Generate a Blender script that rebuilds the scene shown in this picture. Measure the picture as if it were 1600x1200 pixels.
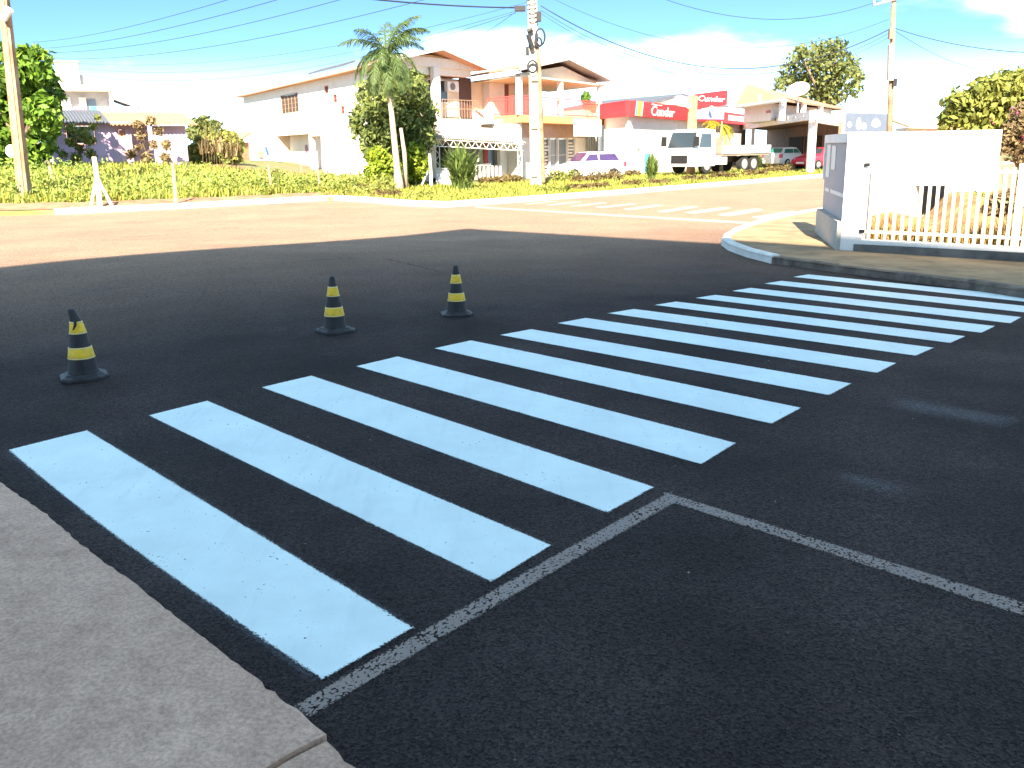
import bpy, bmesh, math, random
import numpy as np
from mathutils import Matrix, Vector

random.seed(7); rng = np.random.default_rng(7)
scene = bpy.context.scene
for o in list(bpy.data.objects): bpy.data.objects.remove(o)
COL = scene.collection

# ------------------------------------------------------------------ camera
CAM_H = 1.626; PITCH = 0.24798; ROLL = -0.01509; FPX = 1450.0
_fw = np.array([0, math.cos(PITCH), -math.sin(PITCH)]); _up = np.array([0, math.sin(PITCH), math.cos(PITCH)]); _rt = np.array([1.0, 0, 0])
CR = math.cos(ROLL)*_rt + math.sin(ROLL)*_up; CU = -math.sin(ROLL)*_rt + math.cos(ROLL)*_up
cam_data = bpy.data.cameras.new('camera'); cam = bpy.data.objects.new('camera', cam_data); COL.objects.link(cam)
cam_data.sensor_width = 36; cam_data.lens = FPX/1600*36; cam_data.clip_start = 0.05; cam_data.clip_end = 6000
m = Matrix.Identity(4)
for i in range(3): m[i][0] = CR[i]; m[i][1] = CU[i]; m[i][2] = -_fw[i]
m[2][3] = CAM_H; cam.matrix_world = m
scene.camera = cam

# ------------------------------------------------------------------ sky, sun, exposure
SUN_EL = math.radians(34); SHAD = np.array([0.10, 0.995]); SHAD = SHAD/np.linalg.norm(SHAD)   # ground direction the shadows fall in
EXPOSURE = 2.2; CLOUD_SHIFT = (-10.6, 19.8, -1.2)
world = bpy.data.worlds.new('World'); scene.world = world; world.use_nodes = True
wn = world.node_tree.nodes; wl = world.node_tree.links
bg = wn['Background']; bg.inputs['Strength'].default_value = 0.055
sky = wn.new('ShaderNodeTexSky'); sky.sky_type = 'NISHITA'; sky.sun_disc = False
sky.sun_elevation = SUN_EL; sky.sun_rotation = math.atan2(-SHAD[0], -SHAD[1]); sky.air_density = 0.55; sky.dust_density = 0.0; sky.ozone_density = 8.0
tc = wn.new('ShaderNodeTexCoord'); mp = wn.new('ShaderNodeMapping'); mp.inputs['Scale'].default_value = (1, 1, 3.2)
nz = wn.new('ShaderNodeTexNoise'); nz.inputs['Scale'].default_value = 2.3; nz.inputs['Detail'].default_value = 9; nz.inputs['Roughness'].default_value = 0.55
rp = wn.new('ShaderNodeMapRange'); rp.interpolation_type = 'SMOOTHSTEP'; rp.inputs['From Min'].default_value = 0.49; rp.inputs['From Max'].default_value = 0.64; rp.inputs['To Max'].default_value = 0.9
sz = wn.new('ShaderNodeSeparateXYZ'); hz = wn.new('ShaderNodeMapRange'); hz.interpolation_type = 'SMOOTHSTEP'      # bank of bright haze low over the horizon, all round
hz.inputs['From Min'].default_value = 0.10; hz.inputs['From Max'].default_value = 0.0
mxm = wn.new('ShaderNodeMath'); mxm.operation = 'MAXIMUM'
mx = wn.new('ShaderNodeMix'); mx.data_type = 'RGBA'; mx.inputs['B'].default_value = (11.3, 17.4, 20.0, 1)
mp.inputs['Location'].default_value = CLOUD_SHIFT
wl.new(tc.outputs['Generated'], mp.inputs['Vector']); wl.new(mp.outputs['Vector'], nz.inputs['Vector']); wl.new(nz.outputs['Fac'], rp.inputs['Value'])
wl.new(tc.outputs['Generated'], sz.inputs[0]); wl.new(sz.outputs['Z'], hz.inputs['Value']); wl.new(hz.outputs[0], mxm.inputs[0]); wl.new(rp.outputs[0], mxm.inputs[1])
wl.new(mxm.outputs[0], mx.inputs['Factor']); wl.new(sky.outputs['Color'], mx.inputs['A']); wl.new(mx.outputs['Result'], bg.inputs['Color'])
sd = bpy.data.lights.new('sun', 'SUN'); sd.energy = 5.0; sd.angle = math.radians(0.55); sd.color = (1.0, 0.86, 0.68)
sun = bpy.data.objects.new('sun', sd); COL.objects.link(sun); sun.location = (0, -40, 60)
sdir = Vector((SHAD[0]*math.cos(SUN_EL), SHAD[1]*math.cos(SUN_EL), -math.sin(SUN_EL)))
sun.rotation_euler = sdir.to_track_quat('-Z', 'Y').to_euler()
vs = scene.view_settings; vs.view_transform = 'Standard'; vs.look = 'None'; vs.gamma = 1.0; vs.exposure = EXPOSURE; vs.use_curve_mapping = False
scene.cycles.max_bounces = 6; scene.cycles.use_denoising = True; scene.cycles.transparent_max_bounces = 12
scene.cycles.sample_clamp_indirect = 6

# ------------------------------------------------------------------ survey helpers: the place measured from the photograph
U = 0.79; YAW = 0.8422; OX, OY = -0.80138*U, 3.35272*U; SH = 0.06846
C2, C3, SV, SU = -0.26899, 0.04339, 0.0141, 0.05222
ZFAR = -0.10
E1 = np.array([math.cos(YAW), math.sin(YAW)]); E2 = np.array([-math.sin(YAW), math.cos(YAW)])
def uv(x, y):
    dx, dy = x-OX, y-OY
    v = E2[0]*dx+E2[1]*dy; u = E1[0]*dx+E1[1]*dy
    return (u-SH*v)/U, v/U
def zg(x, y):                                     # road surface: crowned side street running into a flat cross street
    u, v = uv(x, y); u = np.clip(u, -1, 13.5); v = np.clip(v, -2, 7)
    z = U*(SU*u+C2*u*u/36+C3*(u/6)**3+SV*v)
    k = np.clip((y-12)/14, 0, 1); k = k*k*(3-2*k)
    return z*(1-k)+ZFAR*k
def ray(px, py): return _fw+CR*(px-800)/FPX+CU*(600-py)/FPX
def at(px, py, y):
    d = ray(px, py); return d*(y/d[1])+np.array([0, 0, CAM_H])
def atz(px, py, z):
    d = ray(px, py); return d*((z-CAM_H)/d[2])+np.array([0, 0, CAM_H])
def gnd(px, py):
    d = ray(px, py); s = CAM_H/-d[2]
    for _ in range(40):
        p = d*s; s = (CAM_H-zg(p[0], p[1]))/-d[2]
    return d*s+np.array([0, 0, CAM_H])
def depth_for(px, py, z):                         # distance at which a sight line reaches height z
    d = ray(px, py); return d[1]*(z-CAM_H)/d[2]
def smooth(a, b, x):
    k = np.clip((x-a)/(b-a), 0, 1); return k*k*(3-2*k)

# ------------------------------------------------------------------ materials
MATS = {}
def nodes_of(name):
    mt = bpy.data.materials.new(name); mt.use_nodes = True
    n = mt.node_tree.nodes; l = mt.node_tree.links
    return mt, n, l, n['Principled BSDF']
def mat(name, col, rough=0.7, var=0.12, scale=3.0, bump=0.0, bscale=40.0, metal=0.0, stain=None, stain_amt=0.35, stain_scale=1.2, spec=0.3):
    """plain surface with tonal variation, optional stains and fine relief"""
    if name in MATS: return MATS[name]
    mt, n, l, b = nodes_of(name)
    tcn = n.new('ShaderNodeTexCoord'); nt = n.new('ShaderNodeTexNoise'); nt.inputs['Scale'].default_value = scale; nt.inputs['Detail'].default_value = 6
    l.new(tcn.outputs['Object'], nt.inputs['Vector'])
    r = n.new('ShaderNodeValToRGB'); c = np.array(col)
    r.color_ramp.elements[0].position = 0.3; r.color_ramp.elements[1].position = 0.7
    r.color_ramp.elements[0].color = (*np.clip(c*(1-var), 0, 1), 1); r.color_ramp.elements[1].color = (*np.clip(c*(1+var), 0, 1), 1)
    l.new(nt.outputs['Fac'], r.inputs['Fac']); out = r.outputs['Color']
    if stain:
        n2 = n.new('ShaderNodeTexNoise'); n2.inputs['Scale'].default_value = stain_scale; n2.inputs['Detail'].default_value = 8; n2.inputs['Roughness'].default_value = 0.65
        l.new(tcn.outputs['Object'], n2.inputs['Vector'])
        r2 = n.new('ShaderNodeValToRGB'); r2.color_ramp.elements[0].position = 0.48; r2.color_ramp.elements[1].position = 0.72
        r2.color_ramp.elements[0].color = (0, 0, 0, 1); r2.color_ramp.elements[1].color = (stain_amt,)*3+(1,)
        l.new(n2.outputs['Fac'], r2.inputs['Fac'])
        mm = n.new('ShaderNodeMix'); mm.data_type = 'RGBA'; mm.inputs['B'].default_value = (*stain, 1)
        l.new(r2.outputs['Color'], mm.inputs['Factor']); l.new(out, mm.inputs['A']); out = mm.outputs['Result']
    l.new(out, b.inputs['Base Color'])
    b.inputs['Roughness'].default_value = rough; b.inputs['Metallic'].default_value = metal; b.inputs['Specular IOR Level'].default_value = spec
    if bump:
        nb = n.new('ShaderNodeTexNoise'); nb.inputs['Scale'].default_value = bscale; nb.inputs['Detail'].default_value = 5
        l.new(tcn.outputs['Object'], nb.inputs['Vector'])
        bp = n.new('ShaderNodeBump'); bp.inputs['Strength'].default_value = bump; bp.inputs['Distance'].default_value = 0.02
        l.new(nb.outputs['Fac'], bp.inputs['Height']); l.new(bp.outputs['Normal'], b.inputs['Normal'])
    MATS[name] = mt; return mt
def leafmat(name, dark, light, rough=0.55, trans=0.25):
    if name in MATS: return MATS[name]
    mt, n, l, b = nodes_of(name)
    a = n.new('ShaderNodeAttribute'); a.attribute_name = 'tone'
    r = n.new('ShaderNodeValToRGB'); r.color_ramp.elements[0].color = (*dark, 1); r.color_ramp.elements[1].color = (*light, 1)
    l.new(a.outputs['Fac'], r.inputs['Fac']); l.new(r.outputs['Color'], b.inputs['Base Color'])
    b.inputs['Roughness'].default_value = rough; b.inputs['Specular IOR Level'].default_value = 0.25
    tr = n.new('ShaderNodeBsdfTranslucent'); l.new(r.outputs['Color'], tr.inputs['Color'])
    ms = n.new('ShaderNodeMixShader'); ms.inputs['Fac'].default_value = trans
    l.new(b.outputs['BSDF'], ms.inputs[1]); l.new(tr.outputs['BSDF'], ms.inputs[2]); l.new(ms.outputs['Shader'], n['Material Output'].inputs['Surface'])
    MATS[name] = mt; return mt
def glassmat(name, col, rough=0.06):
    if name in MATS: return MATS[name]
    mt, n, l, b = nodes_of(name); b.inputs['Base Color'].default_value = (*col, 1); b.inputs['Roughness'].default_value = rough
    b.inputs['Specular IOR Level'].default_value = 0.6; MATS[name] = mt; return mt

WHITE = mat('white_render', (0.76, 0.73, 0.69), 0.85, 0.05, 1.5, 0.25, 60, stain=(0.55, 0.50, 0.43), stain_amt=0.25)
PAINTW = mat('white_paint', (0.78, 0.76, 0.72), 0.6, 0.06, 6, stain=(0.5, 0.42, 0.34), stain_amt=0.3)
CREAM = mat('cream_render', (0.70, 0.58, 0.44), 0.85, 0.05, 1.5, 0.2, 60)
SALMON = mat('salmon_render', (0.62, 0.30, 0.19), 0.85, 0.08, 2, 0.2, 60)
ORANGE = mat('orange_paint', (0.72, 0.38, 0.16), 0.7, 0.06, 3)
PINK = mat('pink_render', (0.62, 0.45, 0.60), 0.9, 0.10, 1.6, 0.3, 40, stain=(0.42, 0.28, 0.30), stain_amt=0.6)
GREYR = mat('grey_render', (0.48, 0.46, 0.45), 0.9, 0.08, 1.5, 0.2, 50, stain=(0.3, 0.28, 0.27), stain_amt=0.4)
TILE = mat('clay_tile', (0.42, 0.23, 0.14), 0.85, 0.22, 4, 0.3, 30, stain=(0.2, 0.15, 0.12), stain_amt=0.5)
TANROOF = mat('tan_roof', (0.40, 0.24, 0.15), 0.85, 0.15, 3, 0.3, 30, stain=(0.25, 0.2, 0.13), stain_amt=0.5)
CEMROOF = mat('fibre_cement_roof', (0.42, 0.38, 0.34), 0.9, 0.15, 2, 0.2, 30, stain=(0.22, 0.2, 0.18), stain_amt=0.5)
DARKROOF = mat('dark_metal_roof', (0.10, 0.11, 0.13), 0.6, 0.15, 3)
BRICK = mat('brick_boards', (0.42, 0.24, 0.15), 0.9, 0.2, 5, 0.3, 30)
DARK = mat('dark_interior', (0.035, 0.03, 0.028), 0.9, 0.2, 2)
METAL = mat('painted_steel', (0.70, 0.66, 0.60), 0.5, 0.08, 8)
RED = mat('red_sign', (0.72, 0.03, 0.035), 0.45, 0.05, 2)
REDRAIL = mat('red_rail', (0.62, 0.11, 0.10), 0.5, 0.1, 6)
BLACKP = mat('black_plastic', (0.02, 0.02, 0.022), 0.5, 0.2, 8)
CONC = mat('pole_concrete', (0.50, 0.46, 0.40), 0.9, 0.12, 3, 0.3, 40, stain=(0.25, 0.22, 0.19), stain_amt=0.4)
WOOD = mat('pole_wood', (0.27, 0.165, 0.10), 0.9, 0.25, 3, 0.5, 25, stain=(0.5, 0.42, 0.33), stain_amt=0.5)
CABLE = mat('cable', (0.03, 0.035, 0.045), 0.6, 0.1, 5)
BARK = mat('bark', (0.26, 0.19, 0.13), 0.95, 0.25, 6, 0.6, 25)
PBARK = mat('palm_bark', (0.42, 0.34, 0.25), 0.95, 0.22, 7, 0.6, 18, stain=(0.2, 0.14, 0.1), stain_amt=0.5)
GLASS = glassmat('window_glass', (0.03, 0.04, 0.05))
BLUEGL = glassmat('blue_glass', (0.16, 0.22, 0.28), 0.15)
TYRE = mat('tyre_rubber', (0.025, 0.024, 0.023), 0.85, 0.2, 8)
RIM = mat('rim', (0.45, 0.42, 0.4), 0.4, 0.1, 6, metal=0.6)
CARW = mat('white_car_paint', (0.76, 0.76, 0.77), 0.25, 0.02, 2, spec=0.5)
CARR = mat('red_car_paint', (0.55, 0.03, 0.06), 0.25, 0.03, 2, spec=0.5)
SOIL = mat('red_soil', (0.33, 0.17, 0.10), 0.95, 0.25, 2, 0.5, 20)
POSTM = mat('weathered_post', (0.36, 0.27, 0.18), 0.95, 0.2, 5, 0.4, 25)

# ------------------------------------------------------------------ mesh helpers
class MB:
    def __init__(s): s.v = []; s.f = []
    def add(s, vs_, fs_):
        k = len(s.v); s.v += [tuple(map(float, p)) for p in vs_]; s.f += [tuple(i+k for i in f) for f in fs_]; return s
    def hexa(s, p):   # 8 points: bottom loop 0-3, top loop 4-7
        return s.add(p, [(3, 2, 1, 0), (4, 5, 6, 7), (0, 1, 5, 4), (1, 2, 6, 5), (2, 3, 7, 6), (3, 0, 4, 7)])
    def box(s, x0, x1, y0, y1, z0, z1):
        return s.hexa([(x0, y0, z0), (x1, y0, z0), (x1, y1, z0), (x0, y1, z0), (x0, y0, z1), (x1, y0, z1), (x1, y1, z1), (x0, y1, z1)])
    def tube(s, pts, rad, n=8, cap=True):
        pts = [np.array(p, float) for p in pts]; k = len(s.v); m_ = len(pts)
        if np.isscalar(rad): rad = [rad]*m_
        for i, p in enumerate(pts):
            t = pts[min(i+1, m_-1)]-pts[max(i-1, 0)]; t = t/(np.linalg.norm(t)+1e-9)
            a = np.array([0, 0, 1.0]) if abs(t[2]) < 0.9 else np.array([1.0, 0, 0])
            b_ = np.cross(t, a); b_ /= np.linalg.norm(b_); c_ = np.cross(t, b_)
            for j in range(n):
                q = p+rad[i]*(math.cos(2*math.pi*j/n)*b_+math.sin(2*math.pi*j/n)*c_); s.v.append(tuple(q))
        for i in range(m_-1):
            for j in range(n):
                s.f.append((k+i*n+j, k+i*n+(j+1) % n, k+(i+1)*n+(j+1) % n, k+(i+1)*n+j))
        if cap: s.f.append(tuple(k+j for j in range(n))[::-1]); s.f.append(tuple(k+(m_-1)*n+j for j in range(n)))
        return s
    def lathe(s, cx, cy, prof, n=24, sq=None):
        k = len(s.v)
        for r, z in prof:
            for j in range(n):
                a = 2*math.pi*j/n; s.v.append((cx+r*math.cos(a), cy+r*math.sin(a), z))
        for i in range(len(prof)-1):
            for j in range(n): s.f.append((k+i*n+j, k+i*n+(j+1) % n, k+(i+1)*n+(j+1) % n, k+(i+1)*n+j))
        s.f.append(tuple(k+j for j in range(n))[::-1]); s.f.append(tuple(k+(len(prof)-1)*n+j for j in range(n))); return s
    def poly_prism(s, poly, z0, z1):   # poly: list of (x,y) or (x,y,dz)
        n = len(poly)
        return s.add([(p[0], p[1], z0) for p in poly]+[(p[0], p[1], z1) for p in poly],
                     [tuple(range(n))[::-1], tuple(range(n, 2*n))]+[(i, (i+1) % n, n+(i+1) % n, n+i) for i in range(n)])
    def build(s, name, material, parent=None, smooth_=False, origin=None, bevel=0.0):
        me = bpy.data.meshes.new(name); v = np.array(s.v, float)
        if origin is not None: v = v-np.array(origin, float)
        me.from_pydata(v.tolist(), [], s.f); me.update()
        bm = bmesh.new(); bm.from_mesh(me); bmesh.ops.recalc_face_normals(bm, faces=bm.faces)
        if bevel: bmesh.ops.bevel(bm, geom=[e for e in bm.edges if e.calc_face_angle(0) > 0.5], offset=bevel, segments=2, affect='EDGES', clamp_overlap=True)
        bm.to_mesh(me); bm.free()
        if smooth_:
            for p in me.polygons: p.use_smooth = True
        return link(name, me, material, parent, origin)
def link(name, me, material, parent=None, origin=None):
    o = bpy.data.objects.new(name, me); COL.objects.link(o)
    if material: me.materials.append(material)
    if origin is not None: o.location = tuple(float(c) for c in origin)
    if parent is not None:
        o.parent = parent
        if parent.get('_base') is not None: o.matrix_parent_inverse = Matrix.Translation(-Vector(parent['_base']))
    return o
def thing(name, label, cat, loc, group=None):
    o = bpy.data.objects.new(name, None); COL.objects.link(o); o.empty_display_size = 0.2
    o.location = tuple(float(c) for c in loc); o['_base'] = [float(c) for c in loc]
    return tag(o, label, cat, group)
def tag(o, label, cat, group=None):
    o['label'] = label; o['category'] = cat
    if group: o['group'] = group
    return o
def structure(o): o['kind'] = 'structure'; return o
def stuff(o, label=None, cat=None):
    o['kind'] = 'stuff'
    if label: o['label'] = label; o['category'] = cat
    return o
def quads_mesh(name, q, tone=None):               # q: (n,4,3) array of loose leaf faces
    n = len(q); me = bpy.data.meshes.new(name)
    me.vertices.add(n*4); me.vertices.foreach_set('co', q.reshape(-1).astype(np.float32))
    me.loops.add(n*4); me.loops.foreach_set('vertex_index', np.arange(n*4, dtype=np.int32))
    me.polygons.add(n); me.polygons.foreach_set('loop_start', np.arange(0, n*4, 4, dtype=np.int32)); me.polygons.foreach_set('loop_total', np.full(n, 4, dtype=np.int32))
    me.update(calc_edges=True)
    if tone is None: tone = rng.random(n)
    a = me.attributes.new('tone', 'FLOAT', 'FACE'); a.data.foreach_set('value', np.asarray(tone, np.float32))
    return me
class Frame:                                       # a facade: s metres along A->B, z up, d outwards (towards the viewer)
    def __init__(s, A, B):
        s.A = np.array(A[:2], float); s.B = np.array(B[:2], float); d = s.B-s.A; s.L = np.linalg.norm(d); s.t = d/s.L
        n = np.array([s.t[1], -s.t[0]]); s.n = n if n@(-s.A) > 0 else -n
    def P(s, a, z, d=0.0):
        q = s.A+s.t*a+s.n*d; return (q[0], q[1], z)
    def hit(s, px, py):                            # (s, z) where the sight line meets the facade plane
        r = ray(px, py); k = (s.A@s.n)/(r[0]*s.n[0]+r[1]*s.n[1]); q = r*k
        return float((q[:2]-s.A)@s.t), float(q[2]+CAM_H)
    def box(s, mb, a0, a1, z0, z1, d0, d1):
        return mb.hexa([s.P(a0, z0, d0), s.P(a1, z0, d0), s.P(a1, z0, d1), s.P(a0, z0, d1), s.P(a0, z1, d0), s.P(a1, z1, d0), s.P(a1, z1, d1), s.P(a0, z1, d1)])
    def rect(s, x0, y0, x1, y1):                   # photo rectangle -> (s0,s1,z0,z1)
        a = s.hit(x0, y1); b = s.hit(x1, y0); return min(a[0], b[0]), max(a[0], b[0]), min(a[1], b[1]), max(a[1], b[1])
def wall_with_holes(F, name, material, parent, a0, a1, z0, z1, holes, thick=0.2, d=0.0):
    """a wall slab with real rectangular openings"""
    xs = sorted({a0, a1, *[min(max(h[i], a0), a1) for h in holes for i in (0, 1)]}); zs = sorted({z0, z1, *[min(max(h[i], z0), z1) for h in holes for i in (2, 3)]})
    mb = MB()
    for i in range(len(xs)-1):
        run = None
        for j in range(len(zs)-1):
            cx, cz = (xs[i]+xs[i+1])/2, (zs[j]+zs[j+1])/2
            solid = not any(h[0] < cx < h[1] and h[2] < cz < h[3] for h in holes)
            if solid: run = [zs[j], zs[j+1]] if run is None else [run[0], zs[j+1]]
            if (not solid or j == len(zs)-2) and run: F.box(mb, xs[i], xs[i+1], run[0], run[1], d-thick, d); run = None
    return mb.build(name, material, parent)
def window(F, parent, r, frame_m, pane_m, bars=(1, 1), d=-0.08, bw=0.05, name='window'):
    a0, a1, z0, z1 = r; mb = MB()
    F.box(mb, a0, a0+bw, z0, z1, d, d+0.05); F.box(mb, a1-bw, a1, z0, z1, d, d+0.05)
    F.box(mb, a0+bw, a1-bw, z0, z0+bw, d, d+0.05); F.box(mb, a0+bw, a1-bw, z1-bw, z1, d, d+0.05)
    w = mb.build(name, frame_m, parent)
    nx, nz_ = bars
    for i in range(nx):
        for j in range(nz_):
            p = MB(); gx = (a1-a0-2*bw)/nx; gz = (z1-z0-2*bw)/nz_
            F.box(p, a0+bw+i*gx+0.012, a0+bw+(i+1)*gx-0.012, z0+bw+j*gz+0.012, z0+bw+(j+1)*gz-0.012, d+0.005, d+0.02); p.build('pane', pane_m, w)
    if nx*nz_ > 1:
        g = MB()
        for i in range(1, nx): x = a0+bw+i*(a1-a0-2*bw)/nx; F.box(g, x-0.012, x+0.012, z0+bw, z1-bw, d+0.008, d+0.045)
        for j in range(1, nz_): z = z0+bw+j*(z1-z0-2*bw)/nz_; F.box(g, a0+bw, a1-bw, z-0.010, z+0.010, d+0.009, d+0.04)
        g.build('muntins', frame_m, w)
    return w
def corrugated(mb, A, B, C, D, waves, amp):        # roof sheet: edge A->B (eave), D->C (ridge); ribs run eave to ridge
    A, B, C, D = [np.array(p, float) for p in (A, B, C, D)]; n = waves*4; k = len(mb.v)
    nrm = np.cross(B-A, D-A); nrm /= np.linalg.norm(nrm); nrm = nrm*np.sign(nrm[2])
    for i in range(n+1):
        t = i/n; o = nrm*amp*math.sin(2*math.pi*i/4)
        for e in (A+(B-A)*t, D+(C-D)*t):
            mb.v.append(tuple(e+o)); mb.v.append(tuple(e+o-nrm*0.03))
    for i in range(n):
        a = k+i*4; b = a+4
        mb.f += [(a, b, b+2, a+2), (a+1, a+3, b+3, b+1), (a, a+1, b+1, b), (a+2, b+2, b+3, a+3)]
    mb.f += [(k, k+2, k+3, k+1), (k+n*4, k+n*4+1, k+n*4+3, k+n*4+2)]
    return mb
def text_on(F, parent, txt, a0, a1, z0, z1, d, material, name='lettering', shear=0.0):
    cu = bpy.data.curves.new('lettering', 'FONT'); cu.body = txt; cu.extrude = 0.01; cu.offset = 0.012; cu.shear = shear
    tmp = bpy.data.objects.new('tmp', cu); COL.objects.link(tmp); dg = bpy.context.evaluated_depsgraph_get(); dg.update()
    me = bpy.data.meshes.new_from_object(tmp.evaluated_get(dg)); bpy.data.objects.remove(tmp)
    v = np.array([p.co[:] for p in me.vertices]); lo, hi = v.min(0), v.max(0)
    for p, q in zip(me.vertices, v):
        a = a0+(q[0]-lo[0])/(hi[0]-lo[0])*(a1-a0); z = z0+(q[1]-lo[1])/(hi[1]-lo[1])*(z1-z0); p.co = F.P(a, z, d+(q[2]-lo[2]))
    me.update(); return link(name, me, material, parent)

# ================================================================== SETTING
# ---- asphalt
def asphalt():
    mt, n, l, b = nodes_of('asphalt')
    t = n.new('ShaderNodeTexCoord'); P = t.outputs['Object']
    def noise(s, d=5, r=0.55, w=None):
        q = n.new('ShaderNodeTexNoise'); q.inputs['Scale'].default_value = s; q.inputs['Detail'].default_value = d; q.inputs['Roughness'].default_value = r; l.new(P, q.inputs['Vector']); return q.outputs['Fac']
    def ramp(f, a, c0, c1, b_):
        q = n.new('ShaderNodeValToRGB'); q.color_ramp.elements[0].position = a; q.color_ramp.elements[1].position = b_; q.color_ramp.elements[0].color = (*c0, 1); q.color_ramp.elements[1].color = (*c1, 1); l.new(f, q.inputs['Fac']); return q.outputs['Color']
    def mix(f, a, c, mode='MIX'):
        q = n.new('ShaderNodeMix'); q.data_type = 'RGBA'; q.blend_type = mode
        if isinstance(f, float): q.inputs['Factor'].default_value = f
        else: l.new(f, q.inputs['Factor'])
        for k, x in (('A', a), ('B', c)):
            if isinstance(x, tuple): q.inputs[k].default_value = (*x, 1)
            else: l.new(x, q.inputs[k])
        return q.outputs['Result']
    base = ramp(noise(1.1, 7), 0.3, (0.019, 0.0140, 0.0140), (0.045, 0.034, 0.0325), 0.72)
    lane = ramp(noise(0.33, 3, 0.5), 0.38, (0.78, 0.78, 0.80), (1.32, 1.28, 1.26), 0.66); base = mix(0.9, base, lane, 'MULTIPLY')
    oil = ramp(noise(1.9, 6, 0.7), 0.63, (1, 1, 1), (0.55, 0.55, 0.57), 0.72); base = mix(0.8, base, oil, 'MULTIPLY')
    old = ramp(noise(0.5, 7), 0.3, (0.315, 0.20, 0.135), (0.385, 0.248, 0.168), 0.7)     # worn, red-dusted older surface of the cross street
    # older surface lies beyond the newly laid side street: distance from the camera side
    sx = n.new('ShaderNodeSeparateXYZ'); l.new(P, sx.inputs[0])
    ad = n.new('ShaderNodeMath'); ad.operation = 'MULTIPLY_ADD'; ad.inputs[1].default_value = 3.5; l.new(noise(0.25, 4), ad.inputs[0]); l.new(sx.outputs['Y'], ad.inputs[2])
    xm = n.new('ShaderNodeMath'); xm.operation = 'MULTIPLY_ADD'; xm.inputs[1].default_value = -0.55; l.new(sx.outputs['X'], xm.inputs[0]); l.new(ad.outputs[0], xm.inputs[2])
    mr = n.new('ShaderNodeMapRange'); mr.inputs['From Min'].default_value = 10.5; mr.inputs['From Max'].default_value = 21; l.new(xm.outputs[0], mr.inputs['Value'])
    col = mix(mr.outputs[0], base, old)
    # dust film, scattered
    dust = ramp(noise(0.7, 9, 0.68), 0.46, (0, 0, 0), (0.30, 0.30, 0.30), 0.80)
    col = mix(dust, col, (0.105, 0.088, 0.088))
    # aggregate grain
    vo = n.new('ShaderNodeTexVoronoi'); vo.inputs['Scale'].default_value = 110; l.new(P, vo.inputs['Vector'])
    gr = ramp(vo.outputs['Color'], 0.12, (0.30, 0.30, 0.31), (2.1, 2.08, 2.08), 0.98)
    col = mix(0.85, col, gr, 'MULTIPLY')
    spk = ramp(noise(190, 2), 0.70, (0, 0, 0), (0.6, 0.6, 0.6), 0.78); col = mix(spk, col, (0.32, 0.32, 0.34))
    l.new(col, b.inputs['Base Color']); b.inputs['Roughness'].default_value = 0.88; b.inputs['Specular IOR Level'].default_value = 0.15
    bp = n.new('ShaderNodeBump'); bp.inputs['Strength'].default_value = 1.0; bp.inputs['Distance'].default_value = 0.011; l.new(vo.outputs['Distance'], bp.inputs['Height'])
    b2 = n.new('ShaderNodeBump'); b2.inputs['Strength'].default_value = 0.35; b2.inputs['Distance'].default_value = 0.03; l.new(noise(7, 6, 0.6), b2.inputs['Height']); l.new(bp.outputs['Normal'], b2.inputs['Normal'])
    l.new(b2.outputs['Normal'], b.inputs['Normal'])
    return mt
ASPH = asphalt()
def grid_mesh(name, xs, ys, zf, material):
    X, Y = np.meshgrid(xs, ys); Z = zf(X, Y); nx, ny = len(xs), len(ys)
    v = np.stack([X, Y, Z], -1).reshape(-1, 3); f = [(j*nx+i, j*nx+i+1, (j+1)*nx+i+1, (j+1)*nx+i) for j in range(ny-1) for i in range(nx-1)]
    me = bpy.data.meshes.new(name); me.from_pydata(v.tolist(), [], f); me.update()
    for p in me.polygons: p.use_smooth = True
    return link(name, me, material)
xs = np.unique(np.r_[np.linspace(-120, -14, 20), np.linspace(-14, 14, 113), np.linspace(14, 160, 24)])
ys = np.unique(np.r_[np.linspace(-30, 0, 10), np.linspace(0, 30, 121), np.linspace(30, 170, 24)])
road = structure(grid_mesh('road', xs, ys, zg, ASPH))
gx = np.r_[np.linspace(-3000, -200, 8), np.linspace(-150, 150, 7), np.linspace(200, 3000, 8)]
structure(grid_mesh('ground', gx, np.r_[-400, -100, 0, 100, 200, 400, 1000, 4500], lambda x, y: x*0-0.75, mat('earth', (0.25, 0.2, 0.11), 0.95, 0.3, 0.05)))

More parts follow.
